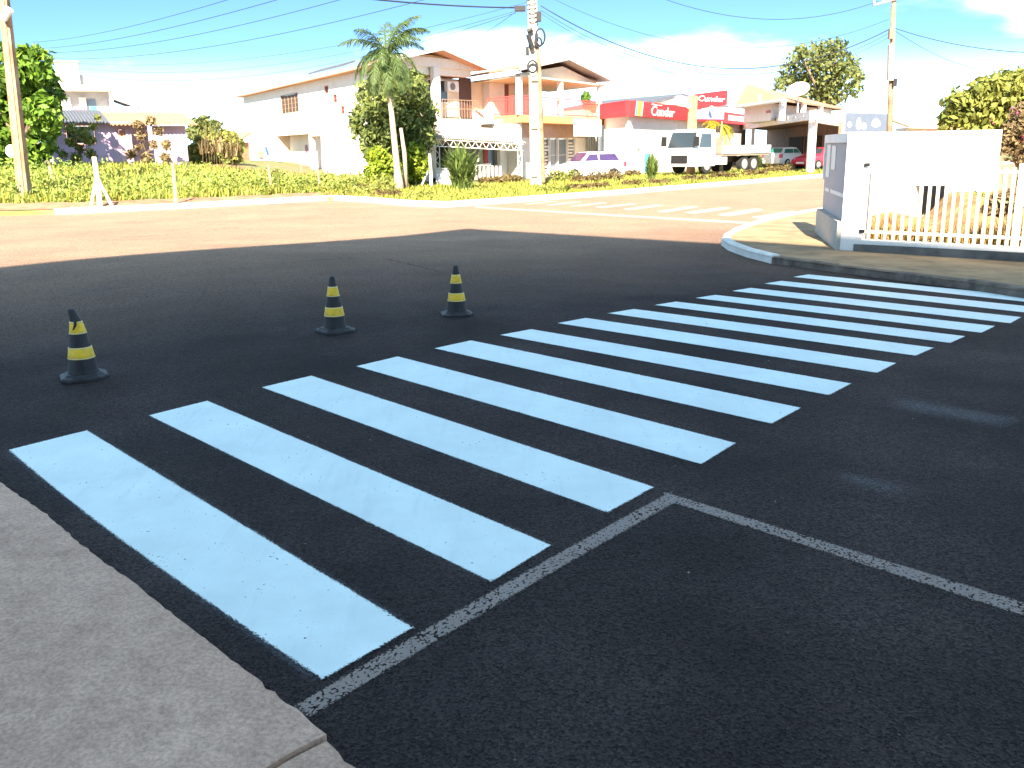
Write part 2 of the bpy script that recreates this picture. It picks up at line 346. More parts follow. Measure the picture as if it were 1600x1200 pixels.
# ---- fresh white crosswalk paint: thin sheets following the crown of the road
def paintmat(name, col, edge, wear, soft=0.05, opacity=1.0):
    """paint film with ragged, sprayed edges (u,v in metres from the film's edge held in the 'edge' attribute)"""
    mt, n, l, b = nodes_of(name)
    t = n.new('ShaderNodeTexCoord'); a = n.new('ShaderNodeAttribute'); a.attribute_name = 'edge'
    def noise(s, d=4, r=0.6):
        q = n.new('ShaderNodeTexNoise'); q.inputs['Scale'].default_value = s; q.inputs['Detail'].default_value = d; q.inputs['Roughness'].default_value = r; l.new(t.outputs['Object'], q.inputs['Vector']); return q.outputs['Fac']
    r1 = n.new('ShaderNodeValToRGB'); c = np.array(col)
    r1.color_ramp.elements[0].position = 0.3; r1.color_ramp.elements[1].position = 0.75; r1.color_ramp.elements[0].color = (*(c*0.88), 1); r1.color_ramp.elements[1].color = (*np.minimum(c*1.05, 1), 1)
    l.new(noise(3.0, 6), r1.inputs['Fac'])
    mpn = n.new('ShaderNodeMapping'); mpn.inputs['Rotation'].default_value = (0, 0, 0.85); mpn.inputs['Scale'].default_value = (9, 1.1, 1); l.new(t.outputs['Object'], mpn.inputs['Vector'])
    sn = n.new('ShaderNodeTexNoise'); sn.inputs['Scale'].default_value = 1.6; sn.inputs['Detail'].default_value = 7; sn.inputs['Roughness'].default_value = 0.62; l.new(mpn.outputs['Vector'], sn.inputs['Vector'])
    sr = n.new('ShaderNodeValToRGB'); sr.color_ramp.elements[0].position = 0.54; sr.color_ramp.elements[1].position = 0.74; sr.color_ramp.elements[0].color = (0, 0, 0, 1); sr.color_ramp.elements[1].color = (0.18, 0.18, 0.18, 1); l.new(sn.outputs['Fac'], sr.inputs['Fac'])
    smx = n.new('ShaderNodeMix'); smx.data_type = 'RGBA'; smx.inputs['B'].default_value = (0.36, 0.42, 0.50, 1); l.new(sr.outputs['Color'], smx.inputs['Factor']); l.new(r1.outputs['Color'], smx.inputs['A']); l.new(smx.outputs['Result'], b.inputs['Base Color']); b.inputs['Roughness'].default_value = 0.55
    # coverage = edge distance against noise, minus worn grain
    m1 = n.new('ShaderNodeMapRange'); m1.inputs['From Min'].default_value = 0.0; m1.inputs['From Max'].default_value = soft; l.new(a.outputs['Fac'], m1.inputs['Value'])
    m2 = n.new('ShaderNodeMath'); m2.operation = 'GREATER_THAN'; l.new(m1.outputs[0], m2.inputs[0])
    nn = n.new('ShaderNodeMapRange'); nn.inputs['From Min'].default_value = 0.28; nn.inputs['From Max'].default_value = 0.72; nn.inputs['To Min'].default_value = 0.04; nn.inputs['To Max'].default_value = 0.94; l.new(noise(edge, 3, 0.7), nn.inputs['Value']); l.new(nn.outputs[0], m2.inputs[1])
    vo = n.new('ShaderNodeTexVoronoi'); vo.inputs['Scale'].default_value = 95; l.new(t.outputs['Object'], vo.inputs['Vector'])
    ad = n.new('ShaderNodeMath'); ad.operation = 'MULTIPLY_ADD'; ad.inputs[1].default_value = 0.55; l.new(noise(6, 5), ad.inputs[0]); l.new(vo.outputs['Distance'], ad.inputs[2])
    gt = n.new('ShaderNodeMath'); gt.operation = 'LESS_THAN'; gt.inputs[1].default_value = wear; l.new(ad.outputs[0], gt.inputs[0])
    mu = n.new('ShaderNodeMath'); mu.operation = 'MULTIPLY'; l.new(m2.outputs[0], mu.inputs[0]); l.new(gt.outputs[0], mu.inputs[1]); mo = n.new('ShaderNodeMath'); mo.operation = 'MULTIPLY'; mo.inputs[1].default_value = opacity; l.new(mu.outputs[0], mo.inputs[0]); l.new(mo.outputs[0], b.inputs['Alpha'])
    bp = n.new('ShaderNodeBump'); bp.inputs['Strength'].default_value = 0.35; bp.inputs['Distance'].default_value = 0.004; l.new(vo.outputs['Distance'], bp.inputs['Height']); l.new(bp.outputs['Normal'], b.inputs['Normal'])
    return mt
PAINT = paintmat('fresh_road_paint', (0.72, 0.83, 0.83), 150, 1.25, 0.022)
OLDPAINT = paintmat('worn_road_paint', (0.36, 0.285, 0.25), 150, 0.93, 0.03, 0.72)
OVERSPRAY = paintmat('overspray', (0.40, 0.42, 0.48), 120, 1.2, 0.34, 0.11)
FARPAINT = paintmat('sunlit_road_paint', (0.66, 0.58, 0.46), 30, 0.95, 0.06, 0.8)
def film(name, c4, material, lift=0.004, nu=10, nv=40, jit=0.0025, bow=0.0):
    """c4: four road points (x,y) in order; a sheet draped on the road, with an edge-distance attribute"""
    c = [np.array(p[:2], float) for p in c4]
    W = (np.linalg.norm(c[1]-c[0])+np.linalg.norm(c[2]-c[3]))/2; L = (np.linalg.norm(c[3]-c[0])+np.linalg.norm(c[2]-c[1]))/2
    v = []; e = []
    AS = np.unique(np.r_[0, 0.012/W, 0.03/W, np.linspace(0.06/W, 1-0.06/W, nu-5), 1-0.03/W, 1-0.012/W, 1]) if nu >= 10 and W > 0.2 else np.linspace(0, 1, nu+1)
    BS = np.unique(np.r_[0, 0.012/L, 0.03/L, np.linspace(0.06/L, 1-0.06/L, nv-5), 1-0.03/L, 1-0.012/L, 1]) if nv >= 10 and L > 0.2 else np.linspace(0, 1, nv+1)
    nu, nv = len(AS)-1, len(BS)-1
    for j in range(nv+1):
        for i in range(nu+1):
            a, b_ = AS[i], BS[j]
            p = (1-b_)*((1-a)*c[0]+a*c[1])+b_*((1-a)*c[3]+a*c[2])
            if i in (0, nu): p = p+rng.normal(0, jit, 2)
            if bow: p = p+(c[0]-c[1])/W*bow*math.sin(math.pi*b_)*(1-a)
            v.append((p[0], p[1], float(zg(p[0], p[1]))+lift)); e.append(min(a*W, (1-a)*W, b_*L, (1-b_)*L))
    n1 = nu+1; f = [(j*n1+i, j*n1+i+1, (j+1)*n1+i+1, (j+1)*n1+i) for j in range(nv) for i in range(nu)]
    me = bpy.data.meshes.new(name); me.from_pydata(v, [], f); me.update()
    at_ = me.attributes.new('edge', 'FLOAT', 'POINT'); at_.data.foreach_set('value', np.array(e, np.float32))
    return link(name, me, material, road)
STR = [[(10, 704), (138, 672), (651, 982), (503, 1067)], [(229, 650), (325, 626), (866, 853), (768, 913)], [(406, 606), (487, 587), (1026, 762), (950, 804)], [(554, 573), (622, 557), (1153, 693), (1097, 728)],
       [(676, 545), (736, 532), (1255, 638), (1207, 664)], [(779, 524), (830, 514.5), (1333, 600), (1297, 619)], [(869, 505.5), (915, 497), (1403, 568), (1372, 584)], [(948, 490), (990, 483), (1462, 544), (1432, 557)],
       [(1021, 477), (1056, 471.5), (1511, 526), (1486, 537)], [(1085, 466), (1117, 461), (1557, 510), (1535, 521)], [(1142, 455), (1172, 450), (1598, 496), (1580, 506)], [(1193, 443.5), (1220, 439), (1637, 482), (1620, 491)], [(1238, 433), (1262, 429), (1672, 470), (1656, 478)]]
for i, q in enumerate(STR):
    film('crosswalk_stripe', [gnd(*p) for p in q], PAINT, bow=0.03 if i == 0 else 0.0)
# overspray haze beyond the far ends of the bars
for q in STR[1:9]:
    a, b = gnd(*q[0]), gnd(*q[1]); d = E2*0.10; s = (b-a)[:2]*0.15
    film('overspray_mark', [a[:2]+E2*0.015-s, b[:2]+E2*0.015-s, b[:2]+d-s, a[:2]+d-s], OVERSPRAY, 0.003, 14, 8, 0.0)
for (px, py, w, h) in ((1365, 757, 0.42, 0.60), (1490, 645, 0.55, 0.95), (1100, 1065, 0.22, 0.42), (660, 897, 0.14, 0.22), (1190, 925, 0.22, 0.40)):
    g = gnd(px, py)[:2]; film('overspray_mark', [g-E1*w/2-E2*h/2, g+E1*w/2-E2*h/2, g+E1*w/2+E2*h/2, g-E1*w/2+E2*h/2], OVERSPRAY, 0.003, 20, 12, 0.0)
HALO = paintmat('spray_halo', (0.34, 0.40, 0.50), 160, 1.3, 0.06, 0.14)
for k, q in enumerate(STR[:7]):
    g = [gnd(*p)[:2] for p in q]; ax = (g[1]-g[0])/np.linalg.norm(g[1]-g[0])
    for a, b, sg in ((g[0], g[3], -1), (g[1], g[2], 1)):
        w = 0.04 if (k == 0 and sg < 0) else 0.03
        film('spray_halo', [a-ax*sg*0.03, a+ax*sg*w, b+ax*sg*w, b-ax*sg*0.03] if sg > 0 else [a+ax*sg*w, a-ax*sg*0.03, b-ax*sg*0.03, b+ax*sg*w], HALO, 0.0025, 8, 40, 0.004, bow=0.03 if (k == 0 and sg < 0) else 0.0)
# worn parking line: an L of two bars
a0, a1, b0, b1 = gnd(450, 1106), gnd(1049, 766), gnd(482, 1127), gnd(1064, 784)
film('parking_line', [a0, a1, b1, b0], OLDPAINT, 0.0035, 40, 8, 0.003)
c0, c1, d0, d1 = gnd(1030, 766), gnd(1680, 965), gnd(1042, 785), gnd(1680, 991)
film('parking_line', [d0, c0, c1, d1], OLDPAINT, 0.0038, 6, 50, 0.003)
# far crosswalk and stop line on the sunlit street
for q in ([(1168, 340), (1236, 329), (1250, 332), (1195, 343)], [(1116, 336), (1183, 325), (1196, 328), (1140, 339)], [(1064, 332), (1134, 323), (1145, 325.5), (1086, 335)], [(1020, 331), (1085, 321), (1094, 323.5), (1040, 333)],
          [(968, 327), (1030, 319), (1040, 321), (985, 329)], [(925, 324), (990, 317), (998, 319), (940, 326)], [(885, 322), (945, 316), (952, 317.5), (898, 323.5)], [(850, 320), (905, 314.5), (912, 316), (862, 321.5)], [(815, 319), (868, 313.5), (873, 314.5), (825, 320)]):
    film('faded_crosswalk_stripe', [gnd(*p) for p in q], FARPAINT, 0.004, 4, 8, 0.0)
q = [gnd(*p) for p in ((745, 322.5), (1175, 347), (1180, 351), (740, 324.5))]; film('stop_line', [q[0], q[1], q[2], q[3]], FARPAINT, 0.004, 20, 4, 0.0)

# ---- near pavement of cast concrete, flush with the road, ragged edge
def concrete():
    mt, n, l, b = nodes_of('pavement_concrete'); t = n.new('ShaderNodeTexCoord')
    def noise(sc, d=6, ro=0.6):
        q = n.new('ShaderNodeTexNoise'); q.inputs['Scale'].default_value = sc; q.inputs['Detail'].default_value = d; q.inputs['Roughness'].default_value = ro; l.new(t.outputs['Object'], q.inputs['Vector']); return q.outputs['Fac']
    def ramp(f, p0, c0, p1, c1):
        q = n.new('ShaderNodeValToRGB'); q.color_ramp.elements[0].position = p0; q.color_ramp.elements[1].position = p1; q.color_ramp.elements[0].color = (*c0, 1); q.color_ramp.elements[1].color = (*c1, 1); l.new(f, q.inputs['Fac']); return q.outputs['Color']
    def mul(x, y, fac=1.0):
        q = n.new('ShaderNodeMix'); q.data_type = 'RGBA'; q.blend_type = 'MULTIPLY'; q.inputs['Factor'].default_value = fac; l.new(x, q.inputs['A']); l.new(y, q.inputs['B']); return q.outputs['Result']
    c = ramp(noise(1.6, 8), 0.3, (0.47, 0.30, 0.22), 0.7, (0.66, 0.44, 0.335))
    c = mul(c, ramp(noise(9, 7, 0.7), 0.32, (0.82, 0.80, 0.78), 0.62, (1.06, 1.05, 1.04)))
    c = mul(c, ramp(noise(70, 4, 0.7), 0.34, (0.70, 0.69, 0.68), 0.60, (1.1, 1.1, 1.1)))
    c = mul(c, ramp(noise(4.5, 9, 0.75), 0.60, (1, 1, 1), 0.74, (0.72, 0.68, 0.66)))
    vo = n.new('ShaderNodeTexVoronoi'); vo.inputs['Scale'].default_value = 26; l.new(t.outputs['Object'], vo.inputs['Vector']); c = mul(c, ramp(vo.outputs['Distance'], 0.03, (0.45, 0.42, 0.40), 0.09, (1, 1, 1)), 0.6)
    l.new(c, b.inputs['Base Color']); b.inputs['Roughness'].default_value = 0.9
    bp = n.new('ShaderNodeBump'); bp.inputs['Strength'].default_value = 0.6; bp.inputs['Distance'].default_value = 0.012; l.new(noise(38, 8, 0.72), bp.inputs['Height']); l.new(bp.outputs['Normal'], b.inputs['Normal'])
    return mt
CONCP = concrete()
pA, pB, pC = gnd(-420, 500)[:2], gnd(0, 757)[:2], gnd(468, 1120)[:2]
edge_pts = [gnd(px, py)[:2] for px, py in ((0, 757), (60, 800), (118, 848), (190, 903), (260, 958), (330, 1012), (388, 1062), (450, 1106), (480, 1128), (520, 1164))]
dirn = (edge_pts[0]-edge_pts[-1]); dirn /= np.linalg.norm(dirn); outn = np.array([-dirn[1], dirn[0]]); outn = outn if outn@(-E1) > 0 else -outn
near = structure(bpy.data.objects.new('near_pavement', None)); COL.objects.link(near)
def pslab(i0, pts, deep, lift=0.03):
    fine = []
    for k in range(len(pts)-1):
        n = max(2, int(np.linalg.norm(pts[k+1]-pts[k])/0.035))
        for j in range(n): fine.append(pts[k]+(pts[k+1]-pts[k])*j/n+outn*rng.normal(0.0, 0.0035)+outn*0.004*math.sin(3.1*k+j*0.23))
    fine.append(pts[-1]); nd = 24; v = []; nn = len(fine)
    for j in range(nd+1):
        for p in fine:
            q_ = p+outn*deep*j/nd; z = float(zg(q_[0], q_[1]))+lift-(0.010 if j == 0 else 0)+0.004*math.sin(q_[0]*9+q_[1]*5)*(j > 0); v.append((q_[0], q_[1], z))
    base = len(v); v += [(p[0], p[1], float(zg(p[0], p[1]))-0.12) for p in fine]
    f = [(j*nn+i, j*nn+i+1, (j+1)*nn+i+1, (j+1)*nn+i) for j in range(nd) for i in range(nn-1)]+[(base+i, base+i+1, i+1, i) for i in range(nn-1)]
    v += [(v[j*nn+e][0], v[j*nn+e][1], v[j*nn+e][2]-0.12) for e in (0, nn-1) for j in range(nd+1)]; k0 = base+nn
    for s_, e in enumerate((0, nn-1)):
        kk = k0+s_*(nd+1); f += [(j*nn+e, (j+1)*nn+e, kk+j+1, kk+j) for j in range(nd)]
    me = bpy.data.meshes.new('concrete_slab'); me.from_pydata(v, [], f); me.update(); return link('concrete_slab', me, CONCP, near)
pslab(0, [edge_pts[0]+dirn*5.0, edge_pts[0]+dirn*1.0]+edge_pts[:-1]+[edge_pts[-1]+dirn*0.03], 2.6)
pslab(1, [edge_pts[-1]+dirn*0.012+outn*0.004, gnd(548, 1190)[:2]+outn*0.02, edge_pts[-1]-dirn*0.35+outn*0.02, edge_pts[-1]-dirn*5+outn*0.02], 2.6, 0.024)

# ---- far land behind the opposite kerb
kp = [gnd(90, 335)[:2], gnd(310, 324.5)[:2], gnd(520, 312.5)[:2], gnd(575, 316)[:2], gnd(640, 322)[:2], gnd(700, 323.5)[:2], gnd(780, 318)[:2], gnd(960, 304.5)[:2], gnd(1120, 291)[:2], gnd(1283, 277)[:2]]
dl = kp[0]-kp[1]; kp = [kp[0]+np.array([-90, -14.]), kp[0]+np.array([-20, -3.2])]+kp+[kp[-1]+np.array([25., 27.]), kp[-1]+np.array([100., 108.])]
KX = np.array([p[0] for p in kp]); KY = np.array([p[1] for p in kp])
def ykerb(x): return np.interp(x, KX, KY)
def zland(x, y):
    d = y-ykerb(x)
    return ZFAR+0.13+smooth(0.3, 14, d)*smooth(-7, -17, x)*0.95+smooth(0.2, 3.5, d)*0.10*smooth(-6.0, -8, x)
lx = np.unique(np.r_[np.linspace(-110, -26, 22), np.linspace(-26, 24, 126), np.linspace(24, 120, 22)]); ld = np.r_[-0.03, 0, 0.15, 0.4, 0.8, 1.3, np.linspace(2, 30, 36), 40, 60, 90, 140, 400]
X, D = np.meshgrid(lx, ld); Y = ykerb(X)+D; Z = zland(X, Y)+0.05*np.sin(X*2.1+1.3*np.sin(Y*1.7))*np.sin(Y*2.3)*(D > 0.5)*(D < 40)
Z = np.where(D < 0, ZFAR-0.3, Z); v = np.stack([X, Y, Z], -1).reshape(-1, 3); nx = len(lx)
f = [(j*nx+i, j*nx+i+1, (j+1)*nx+i+1, (j+1)*nx+i) for j in range(len(ld)-1) for i in range(nx-1)]
def landmat():
    mt, n, l, b = nodes_of('verge_earth_and_turf'); t = n.new('ShaderNodeTexCoord')
    n1 = n.new('ShaderNodeTexNoise'); n1.inputs['Scale'].default_value = 0.45; n1.inputs['Detail'].default_value = 8; l.new(t.outputs['Object'], n1.inputs['Vector'])
    r = n.new('ShaderNodeValToRGB'); r.color_ramp.elements[0].position = 0.42; r.color_ramp.elements[1].position = 0.56
    r.color_ramp.elements[0].color = (0.26, 0.15, 0.08, 1); r.color_ramp.elements[1].color = (0.13, 0.17, 0.045, 1)
    l.new(n1.outputs['Fac'], r.inputs['Fac']); l.new(r.outputs['Color'], b.inputs['Base Color']); b.inputs['Roughness'].default_value = 0.95
    return mt
me = bpy.data.meshes.new('verge'); me.from_pydata(v.tolist(), [], f); me.update()
for p in me.polygons: p.use_smooth = True
structure(link('verge', me, landmat()))
sbx = np.linspace(-40, -5.6, 150); sbd = np.array([0.17, 0.5, 0.9, 1.4, 1.9, 2.4]); X, D = np.meshgrid(sbx, sbd); D = D+0.25*np.sin(X*1.3)*(D > 2); Y = ykerb(X)+D
Z = zland(X, Y)+0.07*np.sin(np.pi*np.clip((D-0.1)/2.3, 0, 1))*(1+0.6*np.sin(X*3.1+D*4)*np.sin(X*7.7))+np.where(D > 2, -0.04, 0.012)
me = bpy.data.meshes.new('soil_bank'); nb_ = len(sbx); me.from_pydata(np.stack([X, Y, Z], -1).reshape(-1, 3).tolist(), [], [(j*nb_+i, j*nb_+i+1, (j+1)*nb_+i+1, (j+1)*nb_+i) for j in range(5) for i in range(nb_-1)]); me.update()
structure(link('soil_bank', me, SOIL))
KERBW = mat('whitewashed_kerb', (0.72, 0.69, 0.64), 0.85, 0.08, 4, 0.3, 30, stain=(0.4, 0.28, 0.2), stain_amt=0.4)
def kerb_run(name, pts, w, h0, h1, material, parent=None):
    pts = [np.array(p[:2], float) for p in pts]; mb = MB(); k = 0
    for i, p in enumerate(pts):
        t = pts[min(i+1, len(pts)-1)]-pts[max(i-1, 0)]; t /= np.linalg.norm(t); nrm = np.array([-t[1], t[0]]); z = float(zg(p[0], p[1]))
        for d_, zz in ((0, h0), (0.01, h1-0.02), (0.035, h1), (w-0.02, h1), (w, h0)): q_ = p+nrm*d_; mb.v.append((q_[0], q_[1], z+zz))
    for i in range(len(pts)-1):
        for j in range(4): mb.f.append((i*5+j, i*5+j+1, (i+1)*5+j+1, (i+1)*5+j))
    mb.f.append((0, 1, 2, 3, 4)); e = (len(pts)-1)*5; mb.f.append((e+4, e+3, e+2, e+1, e))
    return mb.build(name, material, parent)
kx = np.unique(np.r_[np.linspace(KX[2], KX[-3], 60), KX[2:-1]])
structure(kerb_run('kerb', [(x, ykerb(x)-0.10) for x in kx], 0.26, -0.1, 0.17, KERBW))

# ---- right-hand corner pavement with whitewashed corner kerb
kc = [gnd(*p)[:2] for p in ((1600, 467), (1500, 451), (1400, 438), (1300, 425), (1204, 412), (1165, 402), (1136, 391), (1127, 383), (1130, 375), (1150, 365), (1180, 354), (1225, 343), (1280, 332))]
kc = [kc[0]-E2*14, kc[0]-E2*4]+kc+[kc[-1]+E1*8, kc[-1]+E1*60]
far_r = [kc[-1]+np.array([60., 20.]), kc[0]+np.array([120., 10.])]
WALKC = mat('corner_pavement', (0.33, 0.225, 0.13), 0.95, 0.25, 1.8, 0.8, 22, stain=(0.12, 0.085, 0.06), stain_amt=0.6, stain_scale=2.0)
poly = kc+far_r; v = [(p[0], p[1], float(zg(p[0], p[1]))+0.095) for p in poly]
me = bpy.data.meshes.new('corner_pavement'); bm = bmesh.new(); vv = [bm.verts.new(p) for p in v]; fc = bm.faces.new(vv)
if fc.normal.z < 0: fc.normal_flip()
bmesh.ops.triangulate(bm, faces=[fc]); bm.to_mesh(me); bm.free(); corner = structure(link('corner_pavement', me, WALKC))
DIRTK = mat('dirty_kerb', (0.17, 0.135, 0.11), 0.95, 0.45, 5, 0.9, 18, stain=(0.05, 0.042, 0.036), stain_amt=0.6, stain_scale=4)
def subdiv(pts, step):
    out = []
    for a, b in zip(pts[:-1], pts[1:]):
        n = max(1, int(np.linalg.norm(b-a)/step)); out += [a+(b-a)*j/n for j in range(n)]
    return out+[pts[-1]]
for seg, m_, h in ((kc[:7], DIRTK, 0.105), (kc[6:], KERBW, 0.13)):
    line = subdiv(seg, 0.55 if m_ is DIRTK else 0.45); i = 0
    while i < len(line)-1 and i < 40:
        j = min(i+(1 if m_ is DIRTK else 2), len(line)-1); s_ = rng.normal(0, 0.012)
        pts = [line[k]+rng.normal(0, 0.008 if m_ is DIRTK else 0.005, 2) for k in range(i, j+1)]
        pts = [p[::1] for p in pts][::-1]
        kerb_run('kerb_stone', pts, 0.16, -0.1, h+s_*(1.6 if m_ is DIRTK else 0.4), m_, corner); i = j

# ================================================================== BUILDINGS
ZB = -0.35                                         # foundations start below the land surface
def gable_tri(F, mb, a0, z0, a1, z1, am, zm, d, thick=0.15):
    mb.add([F.P(a0, z0, d), F.P(a1, z1, d), F.P(am, zm, d), F.P(a0, z0, d-thick), F.P(a1, z1, d-thick), F.P(am, zm, d-thick)],
           [(0, 1, 2), (3, 5, 4), (0, 3, 4, 1), (1, 4, 5, 2), (2, 5, 3, 0)])
def slab(mb, pts, t):                              # sloping sheet from 4 points, thickness t downwards
    pts = [np.array(p, float) for p in pts]; mb.hexa([p-np.array([0, 0, t]) for p in pts]+pts)

# ---- building behind the viewer: its flat roof throws the street into shade
RH = 14.8; SL = RH/math.tan(SUN_EL)
cC, cL, cR = gnd(730, 357)[:2], gnd(60, 409)[:2], gnd(1300, 392)[:2]
fc_, fl_, fr_ = cC-SHAD*SL, cL-SHAD*SL, cR-SHAD*SL
dl_ = (fl_-fc_)/np.linalg.norm(fl_-fc_); dr_ = (fr_-fc_)/np.linalg.norm(fr_-fc_)
o = thing('corner_building', 'flat-roofed building behind the viewer whose shadow covers the crosswalk', 'building', (fc_[0], fc_[1], 0))
qs = [fc_, fc_+dl_*11.6, fc_+dl_*11.6+dr_*40, fc_+dr_*40]
MB().poly_prism([tuple(q) for q in qs], -0.5, RH-0.36).build('wall', CREAM, o)
ins = np.mean(qs, 0); MB().poly_prism([tuple(q) for q in qs], RH-0.355, RH-0.1).build('roof', GREYR, o)

# ---- white two-storey house
YC = 47.0; EC = at(590, 93, YC); ze = EC[2]
YL = depth_for(366, 148, ze); EL = at(366, 148, YL); YR = depth_for(745, 108, ze); ER = at(745, 108, YR)
AP = at(672, 76, (YC+YR)/2); back = EL-EC
o = thing('white_house', 'white two-storey house with clay-tiled gable roof and upper porch behind the palm', 'house', (EC[0], EC[1], 0.03))
F = Frame(at(384, 200, YL-0.6), at(604, 200, YC+0.9)); H1 = F
win = F.rect(440, 144, 465, 179); porch = F.rect(438, 209, 482, 300); porch = (porch[0], porch[1], ZB, porch[3]); por2 = F.rect(491, 212, 501, 300); por2 = (por2[0], por2[1], ZB, por2[3])
vents = [F.rect(507, 133, 512.5, 147), F.rect(520.5, 147, 526, 161), F.rect(532.5, 165, 537.5, 179)]
wall_with_holes(F, 'wall', WHITE, o, 0, F.L, ZB, ze-0.05, [win, porch, por2]+vents, 0.25)
window(F, o, win, POSTM, mat('dark_pane', (0.09, 0.05, 0.035), 0.6), (5, 4))
for r_ in vents: window(F, o, r_, SALMON, mat('red_pane', (0.16, 0.03, 0.025), 0.6), (1, 2), bw=0.04)
mb = MB(); F.box(mb, porch[0]-0.3, por2[1]+0.3, ZB, porch[3]+0.2, -1.05, -0.9); mb.build('porch_back_wall', WHITE, o)
mb = MB(); F.box(mb, porch[0]-0.3, por2[1]+0.3, porch[3]+0.02, porch[3]+0.14, -0.9, -0.25); mb.build('porch_ceiling', SALMON, o)
for a_ in (porch[0]-0.15, por2[1]+0.0): mb = MB(); F.box(mb, a_, a_+0.15, ZB, porch[3]+0.02, -0.9, -0.25); mb.build('porch_side_wall', SALMON if a_ > porch[1] else CREAM, o)
r_ = F.rect(406, 236, 412, 246); mb = MB(); F.box(mb, r_[0], r_[1], r_[2], r_[3], 0.0, 0.12); mb.build('meter_box', SALMON, o)
r_ = F.rect(454, 226, 462, 239); mb = MB(); mb.tube([F.P((r_[0]+r_[1])/2, (r_[2]+r_[3])/2, -0.9), F.P((r_[0]+r_[1])/2, (r_[2]+r_[3])/2, -0.86)], (r_[3]-r_[2])/2, 14); mb.build('wall_plate', mat('plum_plate', (0.25, 0.08, 0.16), 0.5), o)
G = Frame(at(604, 200, YC+0.9), at(738, 200, YR-0.4)); H2 = G
op = G.rect(622, 121, 737, 188); slabz = G.rect(640, 187, 737, 199)
wall_with_holes(G, 'front_wall', WHITE, o, 0.25, G.L, ZB, op[3]+0.35, [(op[0], op[1], slabz[3], op[3])], 0.22)
door = G.rect(682, 131, 699, 189)
mb = MB(); G.box(mb, op[0]-0.2, op[1]+0.2, slabz[3], op[3]+0.2, -1.75, -1.6); mb.build('porch_wall', SALMON, o)
mb = MB(); G.box(mb, op[0]-0.1, op[1]+0.1, op[3]+0.02, op[3]+0.12, -1.6, -0.22); mb.build('porch_ceiling', SALMON, o)
mb = MB(); G.box(mb, door[0]-0.7, door[1]-0.7, slabz[3], slabz[3]+2.1, -1.6, -1.54); d_ = mb.build('door', mat('door_brown', (0.2, 0.07, 0.04), 0.6), o)
mb = MB(); G.box(mb, door[0]-0.62, door[1]-0.78, slabz[3]+0.7, slabz[3]+2.0, -1.54, -1.52); mb.build('pane', GLASS, d_)
mb = MB(); G.box(mb, door[1]-0.5, G.L+0.0, slabz[3], op[3]-0.05, -1.0, -0.9); mb.build('white_partition', WHITE, o)
mb = MB(); G.box(mb, op[0]-0.3, G.L+0.1, slabz[2], slabz[3], -0.2, 0.55); mb.build('balcony_slab', CREAM, o)
cx = G.rect(672.5, 120, 680, 187); mb = MB(); G.box(mb, cx[0], cx[1], slabz[3], op[3]+0.34, 0.1, 0.34); mb.build('column', PAINTW, o)
mb = MB()
for z_ in (slabz[3]+0.95, slabz[3]+0.5): G.box(mb, cx[1], G.L, z_, z_+0.04, 0.42, 0.46)
for k in range(14): a_ = cx[1]+(G.L-cx[1])*k/13; G.box(mb, a_-0.01, a_+0.01, slabz[3], slabz[3]+0.94, 0.43, 0.45)
mb.build('railing', mat('rail_brown', (0.3, 0.2, 0.14), 0.6), o)
tb = G.rect(628, 110, 728, 120); mb = MB(); G.box(mb, -0.2, G.L+0.3, op[3]+0.352, op[3]+0.80, 0.0, 0.3); mb.build('tie_beam', PAINTW, o)
am = G.hit(672, 80)[0]; mb = MB(); gable_tri(G, mb, 0.3, op[3]+0.803, G.L+0.1, op[3]+0.803, am, AP[2]-0.28, 0.1); mb.build('gable', mat('yellow_gable', (0.70, 0.56, 0.32), 0.8), o)
nrm = np.array([*G.n, 0.0]); fw_ = nrm*0.9
rf = MB(); corrugated(rf, EC+fw_, EL, AP+back, AP+fw_, 90, 0.035); R1 = rf.build('roof', TILE, o)
rf = MB(); corrugated(rf, ER+fw_, ER+back, AP+back, AP+fw_, 90, 0.035); rf.build('roof', TILE, o)
dz = np.array([0, 0, 0.13])
for a_, b_ in ((EC, AP), (AP, ER)):
    mb = MB(); p, q = a_+fw_*1.03, b_+fw_*1.03; mb.hexa([p-dz-nrm*0.06, q-dz-nrm*0.06, q-dz, p-dz, p+dz*0.5-nrm*0.06, q+dz*0.5-nrm*0.06, q+dz*0.5, p+dz*0.5]); mb.build('barge_board', PAINTW, o)
    mb = MB(); slab(mb, [a_+fw_*0.98-dz*0.6, b_+fw_*0.98-dz*0.6, b_-nrm*1.2-dz*0.6, a_-nrm*1.2-dz*0.6], 0.04); mb.build('soffit', SALMON, o)
mb = MB(); pe, qe = EC+fw_, EL; oe = np.array([*F.n, 0])*0.05; mb.hexa([pe-dz*1.2, qe-dz*1.2, qe-dz*1.2+oe, pe-dz*1.2+oe, pe-dz*0.3, qe-dz*0.3, qe-dz*0.3+oe, pe-dz*0.3+oe]); mb.build('gutter', mat('gutter', (0.62, 0.56, 0.52), 0.6), o)
mb = MB(); inn = np.array([-F.n[0], -F.n[1], 0])*1.0; slab(mb, [EC-dz*1.25, EL-dz*1.25, EL+inn-dz*1.25, EC+inn-dz*1.25], 0.05); mb.build('eave_soffit', SALMON, o)
mb = MB(); sl = (AP-EC); e0 = EC+back*0.30+sl*0.45; e1 = EC+back*0.52+sl*0.45; slab(mb, [e0+np.array([0, 0, .25]), e1+np.array([0, 0, .25]), e1+sl*0.28+np.array([0, 0, .35]), e0+sl*0.28+np.array([0, 0, .35])], 0.1); mb.build('solar_panel', DARKROOF, R1)
